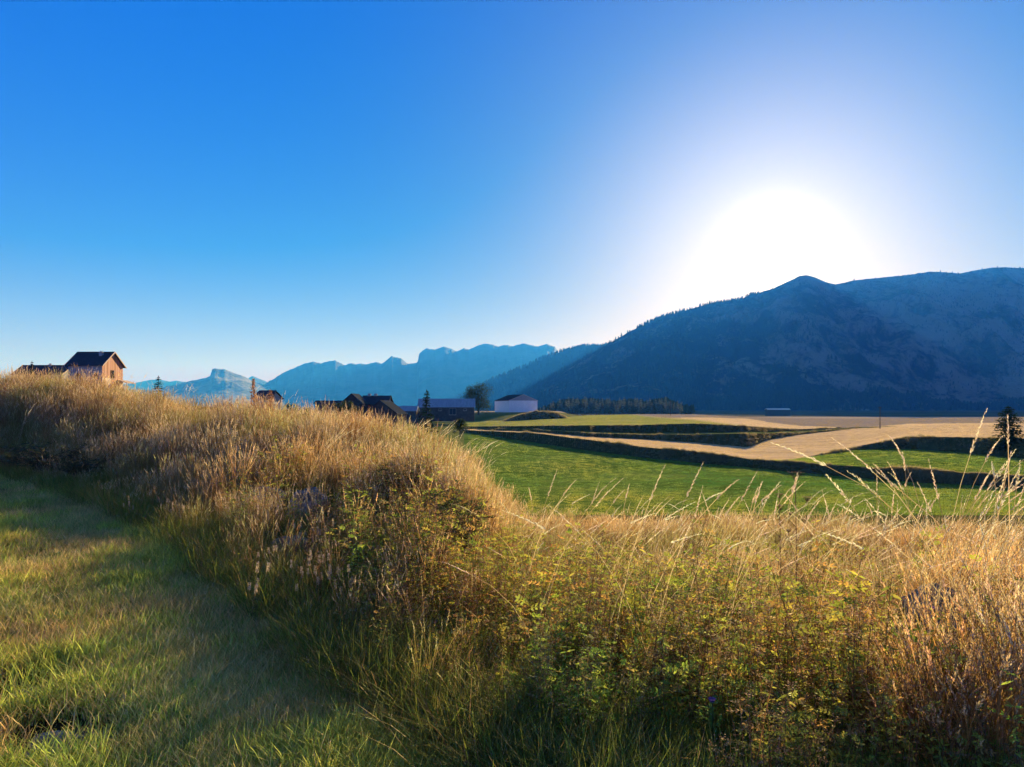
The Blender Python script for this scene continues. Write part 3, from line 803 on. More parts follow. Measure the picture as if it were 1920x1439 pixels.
# --- crop texture on the green field, scrub on the banks
_mi = M_INST; M_INST = leaf_mat('crop_leaf', True, .5, 0.0)
crops = [tuft_short(700 + i, 26, (.10, .24), .02, .45, ((.18, .28, .05), (.26, .36, .065), (.36, .43, .10))) for i in range(4)]
M_INST = _mi
P, R_, S, I, TN = [], [], [], [], []
random.seed(17)
def prof_at(px): 
    i = int(min(len(cols) - 1, max(0, (px - 870) / 4))); return PR[i]
for _ in range(26000):
    px = rv(880, 2100); pr = prof_at(px)
    which = 1 if random.random() < .8 else 3
    (Ya, za), (Yb_, zb) = pr[which], pr[which + 1]
    if which == 1: Ya = max(Ya, 48)
    if Yb_ - Ya < .5: continue
    Y = 1 / (1 / Ya + (1 / Yb_ - 1 / Ya) * random.random() ** .9); x = X_at(px, Y)
    tr = (x * .28 + Y * .96 + 1.2 * nz(x, Y, .03, 70)) % 17
    if tr < .55 or 1.8 < tr < 2.35: continue
    P.append((x, Y, zb - .02)); R_.append((0, 0, rv(0, 6.28))); s = rv(.6, 1.1) * (.6 + Y / 160); S.append((s, s, s * .7)); I.append(random.randrange(4))
    g = nz(x, Y, .05, 50) + .6 * nz(x, Y, .25, 51); r = 1 + .4 * g + rv(-.15, .15); e = 1.35 - .35 * sstep((Y - 58) / 22) if which == 1 else 1.25; TN.append((r * (1 + .5 * g) * e, r * (.5 + .5 * e), r))
scatter('field_grass', 'short green crop growing on the field below the bank', 'crop', crops, P, R_, S, I, TN)

scrub = [shrublet(800 + i) for i in range(5)]
P, R_, S, I, TN = [], [], [], [], []
random.seed(18)
for k0, n, sc, dn in ((2, 9000, .85, 1), (4, 3000, .9, 1), (6, 3600, .8, 1), (8, 3600, .85, 1)):
    for _ in range(n):
        px = rv(872, 2100); (Ya, za), (Yb_, zb) = prof_at(px)[k0], prof_at(px)[k0 + 1]
        if zb - za < .15: continue
        t = random.random() ** .55; Y = Ya + (Yb_ - Ya) * t; x = X_at(px, Y)
        P.append((x, Y, za + (zb - za) * t - .12)); R_.append((0, 0, rv(0, 6.28))); s = sc * rv(.35, 1.05) * max(.35, 1 + 1.3 * nz(x, Y, .12, 55) + .5 * nz(x, Y, .5, 56)); S.append((s, s, s * rv(.6, 1)))
        I.append(random.randrange(5)); r = rv(.7, 1.2); TN.append((r, r, r))
scatter('bank_scrub', 'dark scrub and dry grass along the field banks', 'scrub', scrub, P, R_, S, I, TN)
_mi = M_INST; M_INST = leaf_mat('straw_leaf', True, .5, 0.0)
stub = [tuft_short(850 + i, 24, (.07, .16), .03, .7, ((.62, .46, .26), (.72, .55, .34), (.52, .38, .2))) for i in range(4)]; M_INST = _mi
P, R_, S, I, TN = [], [], [], [], []
random.seed(24)
for _ in range(26000):
    px = rv(880, 2100); k0 = 5 if random.random() < .55 else 9
    (Ya, za), (Yb_, zb) = prof_at(px)[k0], prof_at(px)[k0 + 1]
    if Yb_ - Ya < 1: continue
    Y = 1 / (1 / Ya + (1 / Yb_ - 1 / Ya) * random.random()); x = X_at(px, Y)
    row = math.sin((x * .8 + Y * .35) * 1.1)
    if row < -.55 and random.random() < .7: continue
    z = za + (zb - za) * (Y - Ya) / (Yb_ - Ya); s_ = rv(.7, 1.2) * (.5 + Y / 260)
    r = rv(.85, 1.1) * (1 + .25 * nz(x, Y, .06, 60)); g = (r, r, r)
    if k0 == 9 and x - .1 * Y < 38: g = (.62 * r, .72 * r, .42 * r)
    elif k0 == 9 and Y + .35 * x > 306: g = (.5 * r, .5 * r, .55 * r)  # straw tinted darker here too, painting the same mountain shade
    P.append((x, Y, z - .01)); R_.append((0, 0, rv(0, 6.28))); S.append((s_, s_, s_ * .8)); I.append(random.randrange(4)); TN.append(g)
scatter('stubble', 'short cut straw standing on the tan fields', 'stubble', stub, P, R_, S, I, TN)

# ------------------------------------------------------------------ trees
def conifer_mb(seed, H=1.0, R=.28, tiers=16, per=9, gap=0.0, col=(.03, .05, .022), sparse=0.0, sub=6, pw=.85):
    random.seed(seed); mb = MB()
    for i in range(tiers):
        t = (i + random.random() * .6) / tiers; z = H * (.10 + .90 * t); r = R * (1 - t) ** pw * rv(.75, 1.15) + R * .04
        for k in range(per):
            if random.random() < sparse: continue
            d = rdir(); L = r * rv(.7, 1.15)
            for q in range(sub):
                u = (q + .7) / sub; p = Vector((0, 0, z)) + d * L * u + Vector((0, 0, -.22 * L * u + .12 * L * u * u))
                dd = (d * rv(.3, 1) + rdir() * .7 + Vector((0, 0, rv(-.35, .35)))).normalized()
                leaflet(mb, p, dd, (Vector((0, 0, 1)) + rdir() * .5).normalized(), .075 * H * rv(.6, 1.2) * (1.1 - .5 * t), .035 * H * (1.1 - .5 * t), cvar(col, .35))
    for k in range(8):
        leaflet(mb, Vector((0, 0, H * (.97 + .004 * k))), (rdir() * .4 + Vector((0, 0, 1))).normalized(), rdir(), .035 * H, .012 * H, cvar(col))
    return mb
M_BARK = plain('bark', (.10, .07, .045), .9, 6, .4, (.8, .03), stretch=(1, 1, .2))
def conifer(name, loc, H, label, group=None, **kw):
    t = empty(name, loc); tag(t, label, 'tree', group)
    mb = conifer_mb(kw.pop('seed', 1), H, **kw); mb.build('crown', M_NEEDLE, t)
    tr = MB(); tr.tube([(0, 0, -.3), (0, 0, H * .5), (0, 0, H * .97)], [H * .022, H * .013, H * .003], 7); tr.build('trunk', M_BARK, t)
    return t
def broadleaf(name, loc, H, W, label, seed=1, col=(.035, .055, .02), n=3800, ls=.32, group=None):
    t = empty(name, loc); tag(t, label, 'tree', group); random.seed(seed)
    tr = MB(); tr.tube([(0, 0, -.4), (.1, 0, H * .25), (0, .1, H * .45), (.1, 0, H * .8)], [H * .035, H * .028, H * .02, H * .006], 8)
    cl = []
    for k in range(34):
        d = rdir(); zz = rv(.16, .95); rr = W * .5 * math.sqrt(max(0, 1 - ((zz - .48) / .56) ** 2)) * rv(.35, .85)
        c = Vector((d.x * rr, d.y * rr, zz * H)); cl.append((c, W * rv(.10, .19)))
        tr.tube([(0, 0, H * min(.6, zz * .6)), tuple(c * .6 + Vector((0, 0, H * .15 * zz))), tuple(c)], [H * .012, H * .008, H * .002], 5)
    tr.build('trunk', M_BARK, t)
    mb = MB()
    for k in range(n):
        c, r = random.choice(cl); v = Vector((random.gauss(0, 1), random.gauss(0, 1), random.gauss(0, .8))); v = v.normalized() * r * (.35 + .75 * random.random())
        leaflet(mb, c + v, (rdir() + Vector((0, 0, rv(-.6, .6)))).normalized(), (Vector((0, 0, 1)) + rdir() * .8).normalized(), ls * rv(.6, 1.3), ls * .6, cvar(col, .35))
    mb.build('crown', M_LEAF, t)
    return t
def gz_village(px, Y): return h_village(px, Y) if px < 870 else np.interp(Y, [p[0] for p in prof_at(px)], [p[1] for p in prof_at(px)])

# right hand conifer beside the fields
Yt = 118.0
conifer('spruce_tree', (X_at(1891, Yt), Yt, Z_at(850, Yt)), (850 - 763) / F * Yt, 'dark bushy conifer standing at the right edge beyond the green field', seed=31, R=2.9, tiers=28, per=17, sub=7, pw=.5)
conifer('spruce_tree', (X_at(297, 120), 120, h_village(297, 120)), Z_at(706, 120) - h_village(297, 120), 'small dark spruce poking above the bank beside the wooden house', seed=32, R=1.7, tiers=18, per=9)
conifer('pine_tree', (X_at(800, 120), 120, -3.4), Z_at(733, 120) + 3.4, 'thin topped conifer rising in front of the long metal roofed barn', seed=33, R=1.9, tiers=26, per=8, sparse=.25)
conifer('fir_tree', (X_at(60, 155), 155, 6), Z_at(678, 155) - 6, 'slim fir tip behind the low left wing roof', seed=34, R=1.2, tiers=18, per=8, sparse=.35)
broadleaf('broadleaf_tree', (X_at(897, 405), 405, Z_at(777, 405)), 55 / F * 405, 66 / F * 405, 'large round dark tree between the long barn and the white hangar', 41, n=5200, ls=.75)
broadleaf('broadleaf_tree', (X_at(655, 165), 165, -2.5), Z_at(752, 165) + 2.5, 5.0, 'dark rounded tree in front of the village house', 42, n=2200, ls=.28, group='garden trees by the village houses')
broadleaf('broadleaf_tree', (X_at(636, 168), 168, -2.5), Z_at(756, 168) + 2.5, 4.0, 'small bushy tree between the flat shed and the gabled house', 43, n=1800, ls=.26, group='garden trees by the village houses')
broadleaf('broadleaf_tree', (X_at(545, 150), 150, -2.0), Z_at(757, 150) + 2.0, 5.0, 'low dark tree just right of the small hipped house', 44, n=1800, ls=.28, group='garden trees by the village houses')
broadleaf('broadleaf_tree', (X_at(575, 140), 140, -2.0), Z_at(764, 140) + 2.0, 4.5, 'lowest dark tree left of the flat roofed shed', 46, n=1500, ls=.28, group='garden trees by the village houses')
broadleaf('broadleaf_tree', (X_at(862, 150), 150, -4.5), Z_at(786, 150) + 4.5, 4.0, 'dark bush below the farm track at the end of the barn', 45, n=1500, ls=.3)

# conifer plantation at the foot of the mountain: front row as trees, the rest as one wood
Yp = 760.0
protos = []
for k in range(5):
    mb = conifer_mb(60 + k, 21.0, R=4.6 + .5 * (k % 3), tiers=17, per=11, sub=3, col=(.21, .23, .16)); protos.append((mb.mesh('crown', M_NEEDLE), mb))
trm = MB(); trm.tube([(0, 0, -1), (0, 0, 9), (0, 0, 19)], [.3, .2, .06], 6, (.12, .08, .05)); tr_me = trm.mesh('trunk', M_BARK)
topy = lerp_tab([1012, 1040, 1060, 1085, 1110, 1150, 1180, 1215, 1250, 1262, 1280], [762, 752, 745, 746, 744, 748, 745, 748, 742, 748, 756])
random.seed(21)
for k in range(46):
    px = 1012 + 268 * (k + rv(.1, .9)) / 46; Y = Yp + rv(-10, 10); H = (777 - topy(px) + rv(-6, 3)) / F * Y
    t = empty('conifer', (X_at(px, Y), Y, Z_at(779, Y)), rv(0, 6.28))
    tag(t, 'tall grey green conifer in the row at the foot of the mountain', 'tree', 'conifers of the plantation beyond the upper field')
    s = H / 21.0; t.scale = (s, s, s)
    for nm, me in (('crown', protos[k % 5][0]), ('trunk', tr_me)):
        c = bpy.data.objects.new(nm, me); COL.objects.link(c); c.parent = t
fir_i = []
for k in range(4):
    random.seed(90 + k); mb = MB()
    for q in range(5):
        z0 = .08 + q * .18; r0 = .23 * (1 - z0) ** .8 + .015; zt = min(1.0, z0 + .34); n = 7; i0 = len(mb.v)
        for t in range(n):
            a = 6.283 * t / n + q; rr = r0 * rv(.55, 1.25); mb.v.append((rr * math.cos(a), rr * math.sin(a), z0 + rv(-.04, .04))); mb.c.append(cvar((.04, .055, .028), .4))
        mb.v.append((0, 0, zt)); mb.c.append((.05, .07, .035))
        for t in range(n): mb.f.append((i0 + t, i0 + (t + 1) % n, i0 + n))
    fir_i.append(mb.mesh('fir', M_NEEDLE_I))
P, R_, S, I, TN = [], [], [], [], []
random.seed(22)
for k in range(800):
    px = rv(1005, 1300); Y = Yp + rv(12, 130); H = (777 - topy(min(1280, max(1012, px))) - rv(0, 6)) / F * Y
    P.append((X_at(px, Y), Y, Z_at(778, Y))); R_.append((0, 0, rv(0, 6.28))); S.append((H, H, H)); I.append(random.randrange(4)); r = rv(.8, 1.3); TN.append((r, r, r))
scatter('wood', 'dense conifer wood behind the front row at the mountain foot', 'wood', fir_i, P, R_, S, I, TN)
P, R_, S, I, TN = [], [], [], [], []
def forest_on(G, R, n, hmin, hmax, crest, j0=.0, pxmax=1e9, Yc=5000, j1=1.0):
    nx = G.shape[1]
    for _ in range(n):
        i = random.randrange(nx - 1)
        if random.random() < crest: t = R * rv(.97, 1.0)
        else: t = R * rv(j0, j1)
        j = min(R - 1, int(t)); a = t - j; b = random.random()
        p = (G[j, i] * (1 - a) + G[j + 1, i] * a) * (1 - b) + (G[j, i + 1] * (1 - a) + G[j + 1, i + 1] * a) * b
        if p[0] > X_at(pxmax, Yc): continue
        if j1 > .5 and noise.noise(Vector((p[0] / 500., p[1] / 500., 3))) < -.15 and random.random() > crest: continue
        P.append(tuple(p - np.array((0, 0, 1.5)))); R_.append((0, 0, rv(0, 6.28))); h = rv(hmin, hmax); S.append((h * 1.2, h * 1.2, h)); I.append(random.randrange(4)); r = rv(.6, 1.1); TN.append((r, r, r))
forest_on(G_rid, R_rid, 5000, 24, 48, .4, .2, 1500, 6800)
forest_on(G_near, R_near, 9000, 16, 34, .3, .0, 1420)
forest_on(G_near, R_near, 9000, 10, 20, .0, .0, 2500)
forest_on(G_near, R_near, 7000, 16, 28, .0, .0, 2500, 5000, .10)
scatter('forest', 'dark conifer forest covering the mountain slopes', 'forest', fir_i, P, R_, S, I, TN)

# ------------------------------------------------------------------ buildings
M_ROOF = surf_mat('roof_slate', [(.3, (.035, .04, .05)), (.7, (.06, .065, .075))], 1.2, [(.3, (.7, .7, .7)), (.7, (1, 1, 1))], 8, rough=.7, bmp=(.3, .03), stretch=(1, 4, 1))
M_METAL = plain('roof_metal', (.24, .29, .34), .45, .5, .2, (.1, .02), .2, (3, .3, 1))
M_REND = plain('grey_render', (.30, .28, .26), .9, 1.0, .15)
M_CREAM = plain('cream_render', (.62, .50, .38), .9, 1.0, .1)
M_WHITE = plain('white_sheet', (.80, .74, .66), .7, .4, .06, (.1, .02))
M_DARKW = plain('dark_wall', (.075, .06, .055), .9, 1.0, .3)
M_GLASS = plain('window_glass', (.03, .035, .04), .15, 2, .2, None)
M_FRAME = plain('window_frame', (.16, .09, .06), .7, 6, .2)
M_PALE = plain('pale_timber', (.55, .42, .32), .8, 4, .2)
def clad_mat():
    m, nt, out = new_mat('wood_cladding')
    p = N(nt, 'ShaderNodeBsdfPrincipled'); nt.links.new(p.outputs[0], out.inputs[0]); p.inputs['Roughness'].default_value = .85
    tc = N(nt, 'ShaderNodeTexCoord'); sx = N(nt, 'ShaderNodeSeparateXYZ'); nt.links.new(tc.outputs['Object'], sx.inputs[0])
    ad = N(nt, 'ShaderNodeMath', operation='ADD'); nt.links.new(sx.outputs[0], ad.inputs[0]); nt.links.new(sx.outputs[1], ad.inputs[1])
    mu = N(nt, 'ShaderNodeMath', operation='MULTIPLY'); nt.links.new(ad.outputs[0], mu.inputs[0]); mu.inputs[1].default_value = 2.6
    fl = N(nt, 'ShaderNodeMath', operation='FLOOR'); nt.links.new(mu.outputs[0], fl.inputs[0])
    wn = N(nt, 'ShaderNodeTexWhiteNoise', noise_dimensions='1D'); nt.links.new(fl.outputs[0], wn.inputs['W'])
    fr = N(nt, 'ShaderNodeMath', operation='FRACT'); nt.links.new(mu.outputs[0], fr.inputs[0])
    c = ramp(nt, wn.outputs[0], [(0, (.26, .085, .05)), (.5, (.40, .15, .09)), (1, (.50, .24, .16))])
    gp = ramp(nt, fr.outputs[0], [(0, (.25, .25, .25)), (.12, (1, 1, 1)), (.88, (1, 1, 1)), (1, (.3, .3, .3))])
    n1 = noise_tex(nt, 3, 4, .6, stretch=(4, 4, .3))
    c = mix_rgb(nt, 1, c, gp, 'MULTIPLY'); c = mix_rgb(nt, .5, c, ramp(nt, n1, [(.3, (.6, .6, .6)), (.7, (1, 1, 1))]), 'MULTIPLY')
    nt.links.new(c, p.inputs['Base Color']); return m
M_CLAD = clad_mat()

def gable_house(name, loc, rz, L, W, Hw, Hr, wallm, roofm, label, cat='house', over=.45, gable_mat=None, group=None, base=3.0, thick=.16, wins=(), chim=(), hip=0.0, tri=False):
    """ridge along local X; L = length (x), W = depth (y), Hw wall height, Hr roof rise; origin at ground, centre"""
    t = empty(name, loc, rz); tag(t, label, cat, group)
    a, b = L / 2, W / 2
    mb = MB(); i0 = 0
    for sg in (-1, 1):
        for p in [(sg * a, -b, -base), (sg * a, b, -base), (sg * a, b, Hw), (sg * (a - hip), 0, Hw + Hr * .995), (sg * a, -b, Hw)]: mb.v.append(p); mb.c.append((1, 1, 1))
    mb.f = [(0, 1, 2, 3, 4), (9, 8, 7, 6, 5)] + [(k, (k + 1) % 5, (k + 1) % 5 + 5, k + 5) for k in range(5)]
    mb.build('wall', wallm, t)
    if gable_mat:
        for sg in (-1, 1):
            g = MB(); x0, x1 = sg * (a + .002), sg * (a + .05); lo = Hw if tri else -base
            P5 = [(-b, lo), (b, lo), (b, Hw), (0, Hw + Hr * .99), (-b, Hw)] if not tri else [(-b * .98, Hw + .02), (b * .98, Hw + .02), (0, Hw + Hr * .98)]
            n5 = len(P5)
            g.v = [(x0, y, z) for y, z in P5] + [(x1, y, z) for y, z in P5]; g.c = [(1, 1, 1)] * (2 * n5)
            g.f = [tuple(range(n5)), tuple(range(2 * n5 - 1, n5 - 1, -1))] + [(k, (k + 1) % n5, (k + 1) % n5 + n5, k + n5) for k in range(n5)]
            g.build('gable_wall', gable_mat, t)
    r = MB(); e = over; zo = Hr / b * e
    for sg in (-1, 1):
        p = [(-a - e, sg * (b + e), Hw - zo), (a + e, sg * (b + e), Hw - zo), (a + e - hip, 0, Hw + Hr), (-a - e + hip, 0, Hw + Hr)]
        q = [(x, y, z + thick) for x, y, z in p]
        r.poly(p); r.poly(q)
        for i in range(4): r.poly([p[i], p[(i + 1) % 4], q[(i + 1) % 4], q[i]])
    rf = r.build('roof', roofm, t)
    if hip == 0:
        for s2 in (-1, 1):
            bb = MB(); x0, x1 = s2 * (a + e + .003), s2 * (a + e + .07)
            prof = [(-b - e, Hw - zo - .12), (0, Hw + Hr - .12), (b + e, Hw - zo - .12), (b + e, Hw - zo + thick + .03), (0, Hw + Hr + thick + .03), (-b - e, Hw - zo + thick + .03)]
            bb.v = [(x0, y, z) for y, z in prof] + [(x1, y, z) for y, z in prof]; bb.c = [(1, 1, 1)] * 12
            for o6 in (0, 6): bb.f += [(o6, o6 + 1, o6 + 4, o6 + 5), (o6 + 1, o6 + 2, o6 + 3, o6 + 4)]
            bb.f += [(k, (k + 1) % 6, (k + 1) % 6 + 6, k + 6) for k in range(6)]
            bb.build('barge_board', M_PALE if (roofm is M_ROOF and wallm is not M_DARKW) else roofm, t)
    for (x, y, w_, h_) in chim:
        c = MB(); z = Hw + Hr * (1 - abs(y) / b)
        c.box(x - w_ / 2, x + w_ / 2, y - w_ / 2, y + w_ / 2, z - .6, z + h_); c.box(x - w_ * .62, x + w_ * .62, y - w_ * .62, y + w_ * .62, z + h_ + .003, z + h_ + .1)
        for q in (-.25, .25): c.tube([(x + q * w_, y, z + h_ + .1), (x + q * w_, y, z + h_ + .4)], [.09, .09], 8)
        c.build('chimney', M_REND, rf)
    for (face, u, z, w_, h_) in wins:
        f = MB(); p = MB(); tk = .06
        def bx(m_, u0, u1, z0, z1, d0, d1):
            if face == 'f': m_.box(u0, u1, -b - d1, -b - d0, z0, z1)
            else: m_.box(a + .05 + d0, a + .05 + d1, u0, u1, z0, z1)
        for (u0, u1, z0, z1) in ((u - w_ / 2, u - w_ / 2 + .08, z, z + h_), (u + w_ / 2 - .08, u + w_ / 2, z, z + h_), (u - w_ / 2 + .08, u + w_ / 2 - .08, z, z + .08), (u - w_ / 2 + .08, u + w_ / 2 - .08, z + h_ - .08, z + h_), (u - .03, u + .03, z + .08, z + h_ - .08)):
            bx(f, u0, u1, z0, z1, .01, .08)
        fo = f.build('window', M_PALE if wallm is M_DARKW else M_FRAME, t)
        bx(p, u - w_ / 2 + .081, u + w_ / 2 - .081, z + .081, z + h_ - .081, .005, .03); p.build('pane', M_GLASS, fo)
        sl2 = MB(); bx(sl2, u - w_ / 2 - .1, u + w_ / 2 + .1, z - .08, z - .005, .012, .16); sl2.build('sill', M_PALE, fo)
    return t
# wooden gabled house on the left
xr, yn = -92.2, 150.0
Zr = Z_at(661, 154); Ze = Z_at(684, 150)
h1 = gable_house('wooden_house', (xr - 3.75, 154, 5.5), 0, 7.5, 8.0, Ze - 5.5 + .1, Zr - Ze - .1, M_REND, M_ROOF,
                 'tall house with dark roof and reddish wooden gable above the grassy bank', over=.55, gable_mat=M_CLAD,
                 wins=(('g', -.1, 2.9, 1.3, 1.9), ('f', 2.4, 2.6, .9, 1.3), ('f', -1.6, 2.6, .9, 1.3)), chim=((1.9, -1.2, .7, .75),))
c = MB(); c.box(3.805, 3.83, -3.99, -.62, -3, 2.95); c.build('plinth_wall', M_CREAM, h1)
po = MB()
po.poly([(3.8, 2.0, 2.55), (5.9, 2.0, 1.9), (5.9, 5.8, 1.9), (3.8, 5.8, 2.55)]); po.poly([(3.8, 2.0, 2.7), (5.9, 2.0, 2.05), (5.9, 5.8, 2.05), (3.8, 5.8, 2.7)])
po.poly([(3.8, 2, 2.55), (5.9, 2, 1.9), (5.9, 2, 2.05), (3.8, 2, 2.7)]); po.poly([(5.9, 2, 1.9), (5.9, 5.8, 1.9), (5.9, 5.8, 2.05), (5.9, 2, 2.05)])
po.build('porch_roof', M_PALE, h1)
for yy in (2.2, 5.6):
    pp = MB(); pp.box(5.7, 5.82, yy - .06, yy + .06, -1, 1.95); pp.build('porch_post', M_PALE, h1)
bl = MB(); bl.box(3.85, 10.2, 2.0, 6.0, -.9, -.7)
for k in range(12): bl.box(4.1 + k * .53, 4.17 + k * .53, 2.0, 2.06, -.7, .2)
bl.box(3.85, 10.2, 1.98, 2.08, .2, .3); bl.box(3.85, 10.2, 1.98, 2.08, -.25, -.18)
for xx in (4.2, 7.0, 9.9): bl.box(xx, xx + .2, 2.2, 2.4, -4, -.9)
bl.build('balcony', M_PALE, h1)
gable_house('house_wing', (X_at(90, 170), 170, 6.0), 0, 12.0, 7.5, Z_at(702, 167) - 6, Z_at(686, 170) - Z_at(702, 167), M_REND, M_ROOF,
            'long low dark roofed house half hidden by grass at the far left', over=.4, chim=((1.0, -.6, .5, .5),), wins=(('f', -2, 1.6, 1, 1.2),))
gable_house('small_house', (X_at(502, 230), 230, .6), math.radians(-6), 6.6, 7.0, Z_at(746, 227) - .6, Z_at(733, 230) - Z_at(746, 227), M_REND, M_ROOF,
            'small house with dark sloping roof left of the village trees', over=.7, hip=1.0, wins=(('g', 0, 1.2, .9, 1.2),))
gable_house('flat_shed', (X_at(618, 175), 175, -1.5), math.radians(4), 6.2, 6.0, Z_at(757, 173) + 1.5, Z_at(752.5, 175) - Z_at(757, 173), M_DARKW, M_ROOF,
            'low dark shed with nearly flat roof left of the gabled village house', over=.25, wins=(('f', .6, 2.2, .5, 1.1),))
gable_house('village_house', (X_at(666, 185), 185, -1.5), math.radians(90), 8.0, 6.0, Z_at(757, 182) + 1.5, Z_at(739.5, 184) - Z_at(757, 182), M_DARKW, M_ROOF,
            'dark house with pointed gable facing the camera in the village', over=.4, wins=(('g', -1.2, 3.0, .9, 1.1), ('g', 1.2, 3.0, .9, 1.1)), group='dark houses in the middle of the village')
gable_house('village_house', (X_at(707, 192), 192, -1.5), 0, 7.4, 9.5, Z_at(758, 188) + 1.5, Z_at(743, 192) - Z_at(758, 188), M_DARKW, M_ROOF,
            'dark house with level ridge and two chimneys right of the pointed gable', over=.3, wins=(('f', -2.2, 2.6, .9, 1.2), ('f', .4, 2.6, .9, 1.2)), chim=((-2.2, 0, .8, .5), (-.4, 0, .8, .45)), group='dark houses in the middle of the village')
gable_house('lean_house', (X_at(722, 178), 178, -2.5), math.radians(80), 7.0, 9.5, Z_at(776, 178) + 2.5, Z_at(752, 178) - Z_at(776, 178), M_DARKW, M_ROOF,
            'brown house with a pale roof edge sloping down to the right', over=.3)
gable_house('low_barn', (X_at(764, 300), 300, -3.5), 0, 9.0, 8.0, Z_at(771, 297) + 3.5, Z_at(762, 300) - Z_at(771, 297), M_DARKW, M_METAL,
            'small low building with light blue roof left of the long barn', 'barn', over=.2)
gable_house('long_barn', (X_at(838, 330), 330, -2.0), math.radians(3), 27.0, 11.0, Z_at(763, 325) + 2.0, Z_at(748.5, 330) - Z_at(763, 325), M_DARKW, M_METAL,
            'long dark barn with a blue grey metal roof', 'barn', over=.5, wins=(('f', -9, 2.2, 1.6, 1.0), ('f', -3, 2.2, 1.6, 1.0), ('f', 3, .2, 3.4, 3.2), ('f', 9, 2.2, 1.6, 1.0)))
Yh = 446.0; zb = Z_at(773.5, 430.0)
gable_house('hangar', (X_at(967, Yh), Yh, zb), math.radians(-90 + 24), 24.0, 20.5, Z_at(751.5, 435) - zb, Z_at(740.5, 438) - Z_at(751.5, 435), M_WHITE, M_ROOF,
            'large white walled farm hangar with dark gabled roof on the platform', 'hangar', over=.3, base=1.5, gable_mat=M_REND, tri=True)
# white car by the hangar
def car(loc, rz):
    t = empty('parked_car', loc, rz); tag(t, 'white parked car beside the white hangar under the round tree', 'car')
    prof = [(-2.1, .35), (-2.15, .8), (-1.95, 1.0), (-1.55, 1.42), (.35, 1.48), (1.0, 1.02), (1.9, .88), (2.12, .65), (2.1, .35)]
    b = MB(); n = len(prof)
    for sg in (-.82, .82): b.poly([(x, sg, z) for x, z in prof][::1 if sg < 0 else -1])
    for i in range(n): (x0, z0), (x1, z1) = prof[i], prof[(i + 1) % n]; b.poly([(x0, -.82, z0), (x1, -.82, z1), (x1, .82, z1), (x0, .82, z0)])
    b.build('body', plain('car_paint', (.78, .78, .8), .3, 2, .03, None), t)
    g = MB()
    for sg in (-.826, .826): g.poly([(-1.7, sg, 1.02), (.75, sg, 1.02), (.28, sg, 1.4), (-1.45, sg, 1.36)])
    g.poly([(.98, -.7, 1.06), (.98, .7, 1.06), (.42, .65, 1.46), (.42, -.65, 1.46)])
    g.build('window', M_GLASS, t)
    for x in (-1.35, 1.35):
        for sg in (-.75, .75):
            w_ = MB(); w_.tube([(x, sg - .1, .32), (x, sg + .1, .32)], [.32, .32], 16); w_.build('wheel', plain('tyre', (.03, .03, .03), .8, 2, .1, None), t)
car((X_at(880, 425), 425, zb), math.radians(8))
# distant long pale roof at the mountain foot
gable_house('distant_shed', (X_at(1458, 1000), 1000, -9), 0, 34, 10, Z_at(768.6, 1000) + 9, 1.8, M_DARKW, M_WHITE, 'thin pale roofed shed in the shadow at the mountain foot', 'shed', over=.3)
# utility poles
def pole(px, yb, yt, Y, label):
    h = (yb - yt) / F * Y; t = empty('utility_pole', (X_at(px, Y), Y, Z_at(yb, Y)), .4); tag(t, label, 'utility pole')
    m_ = MB(); m_.tube([(0, 0, -.5), (0, 0, h)], [.14, .09], 8); m_.build('pole', M_BARK, t)
    a_ = MB(); a_.box(-.7, .7, -.05, .05, h - .5, h - .4); a_.build('crossarm', M_BARK, t)
    for k in (-.6, 0.0, .6):
        i_ = MB(); i_.tube([(k, 0, h - .395), (k, 0, h - .22)], [.05, .035], 6); i_.build('insulator', M_GLASS, t)
pole(1650, 801, 762, 195, 'wooden utility pole standing at the edge of the tan stubble field')
pole(1257, 778, 752, 370, 'thin utility pole in front of the conifer row')

# scrubby earth heap in front of the hangar
def heap(name, px0, px1, ytop, ybase, Y, label):
    x0, x1 = X_at(px0, Y), X_at(px1, Y); zt, z0 = Z_at(ytop, Y), Z_at(ybase, Y); V = []; n, m_ = 40, 14
    for j in range(m_ + 1):
        for i in range(n + 1):
            u = i / n; v = j / m_; hgt = (zt - z0) * (math.sin(math.pi * u ** 1.3) ** .6) * math.sin(math.pi * v) ** .7
            x = x0 + (x1 - x0) * u; y = Y - 7 + 14 * v
            V.append((x, y, z0 - .4 + hgt * (1 + .25 * noise.noise(Vector((x * .3, y * .3, 2)))) ))
    Fc = [(j * (n + 1) + i, j * (n + 1) + i + 1, (j + 1) * (n + 1) + i + 1, (j + 1) * (n + 1) + i) for j in range(m_) for i in range(n)]
    me = bpy.data.meshes.new(name); me.from_pydata(V, [], Fc); me.materials.append(M_BANK); me.polygons.foreach_set('use_smooth', [True] * len(Fc))
    o = bpy.data.objects.new(name, me); COL.objects.link(o); o['kind'] = 'structure'; o['label'] = label
    return V
HV = heap('earth_mound', 948, 1068, 770.5, 788, 335, 'scrub covered earth heap in front of the hangar')
P, R_, S, I, TN = [], [], [], [], []
random.seed(23)
for _ in range(900):
    v = random.choice(HV); P.append((v[0] + rv(-.5, .5), v[1] + rv(-.5, .5), v[2] - .2)); R_.append((0, 0, rv(0, 6.28))); s = rv(.8, 2.0); S.append((s, s, s * .8)); I.append(random.randrange(5)); r = rv(.8, 1.3); TN.append((r, r, r))
scatter('mound_scrub', 'dark scrub with lit dry tops on the earth heap', 'scrub', scrub, P, R_, S, I, TN)

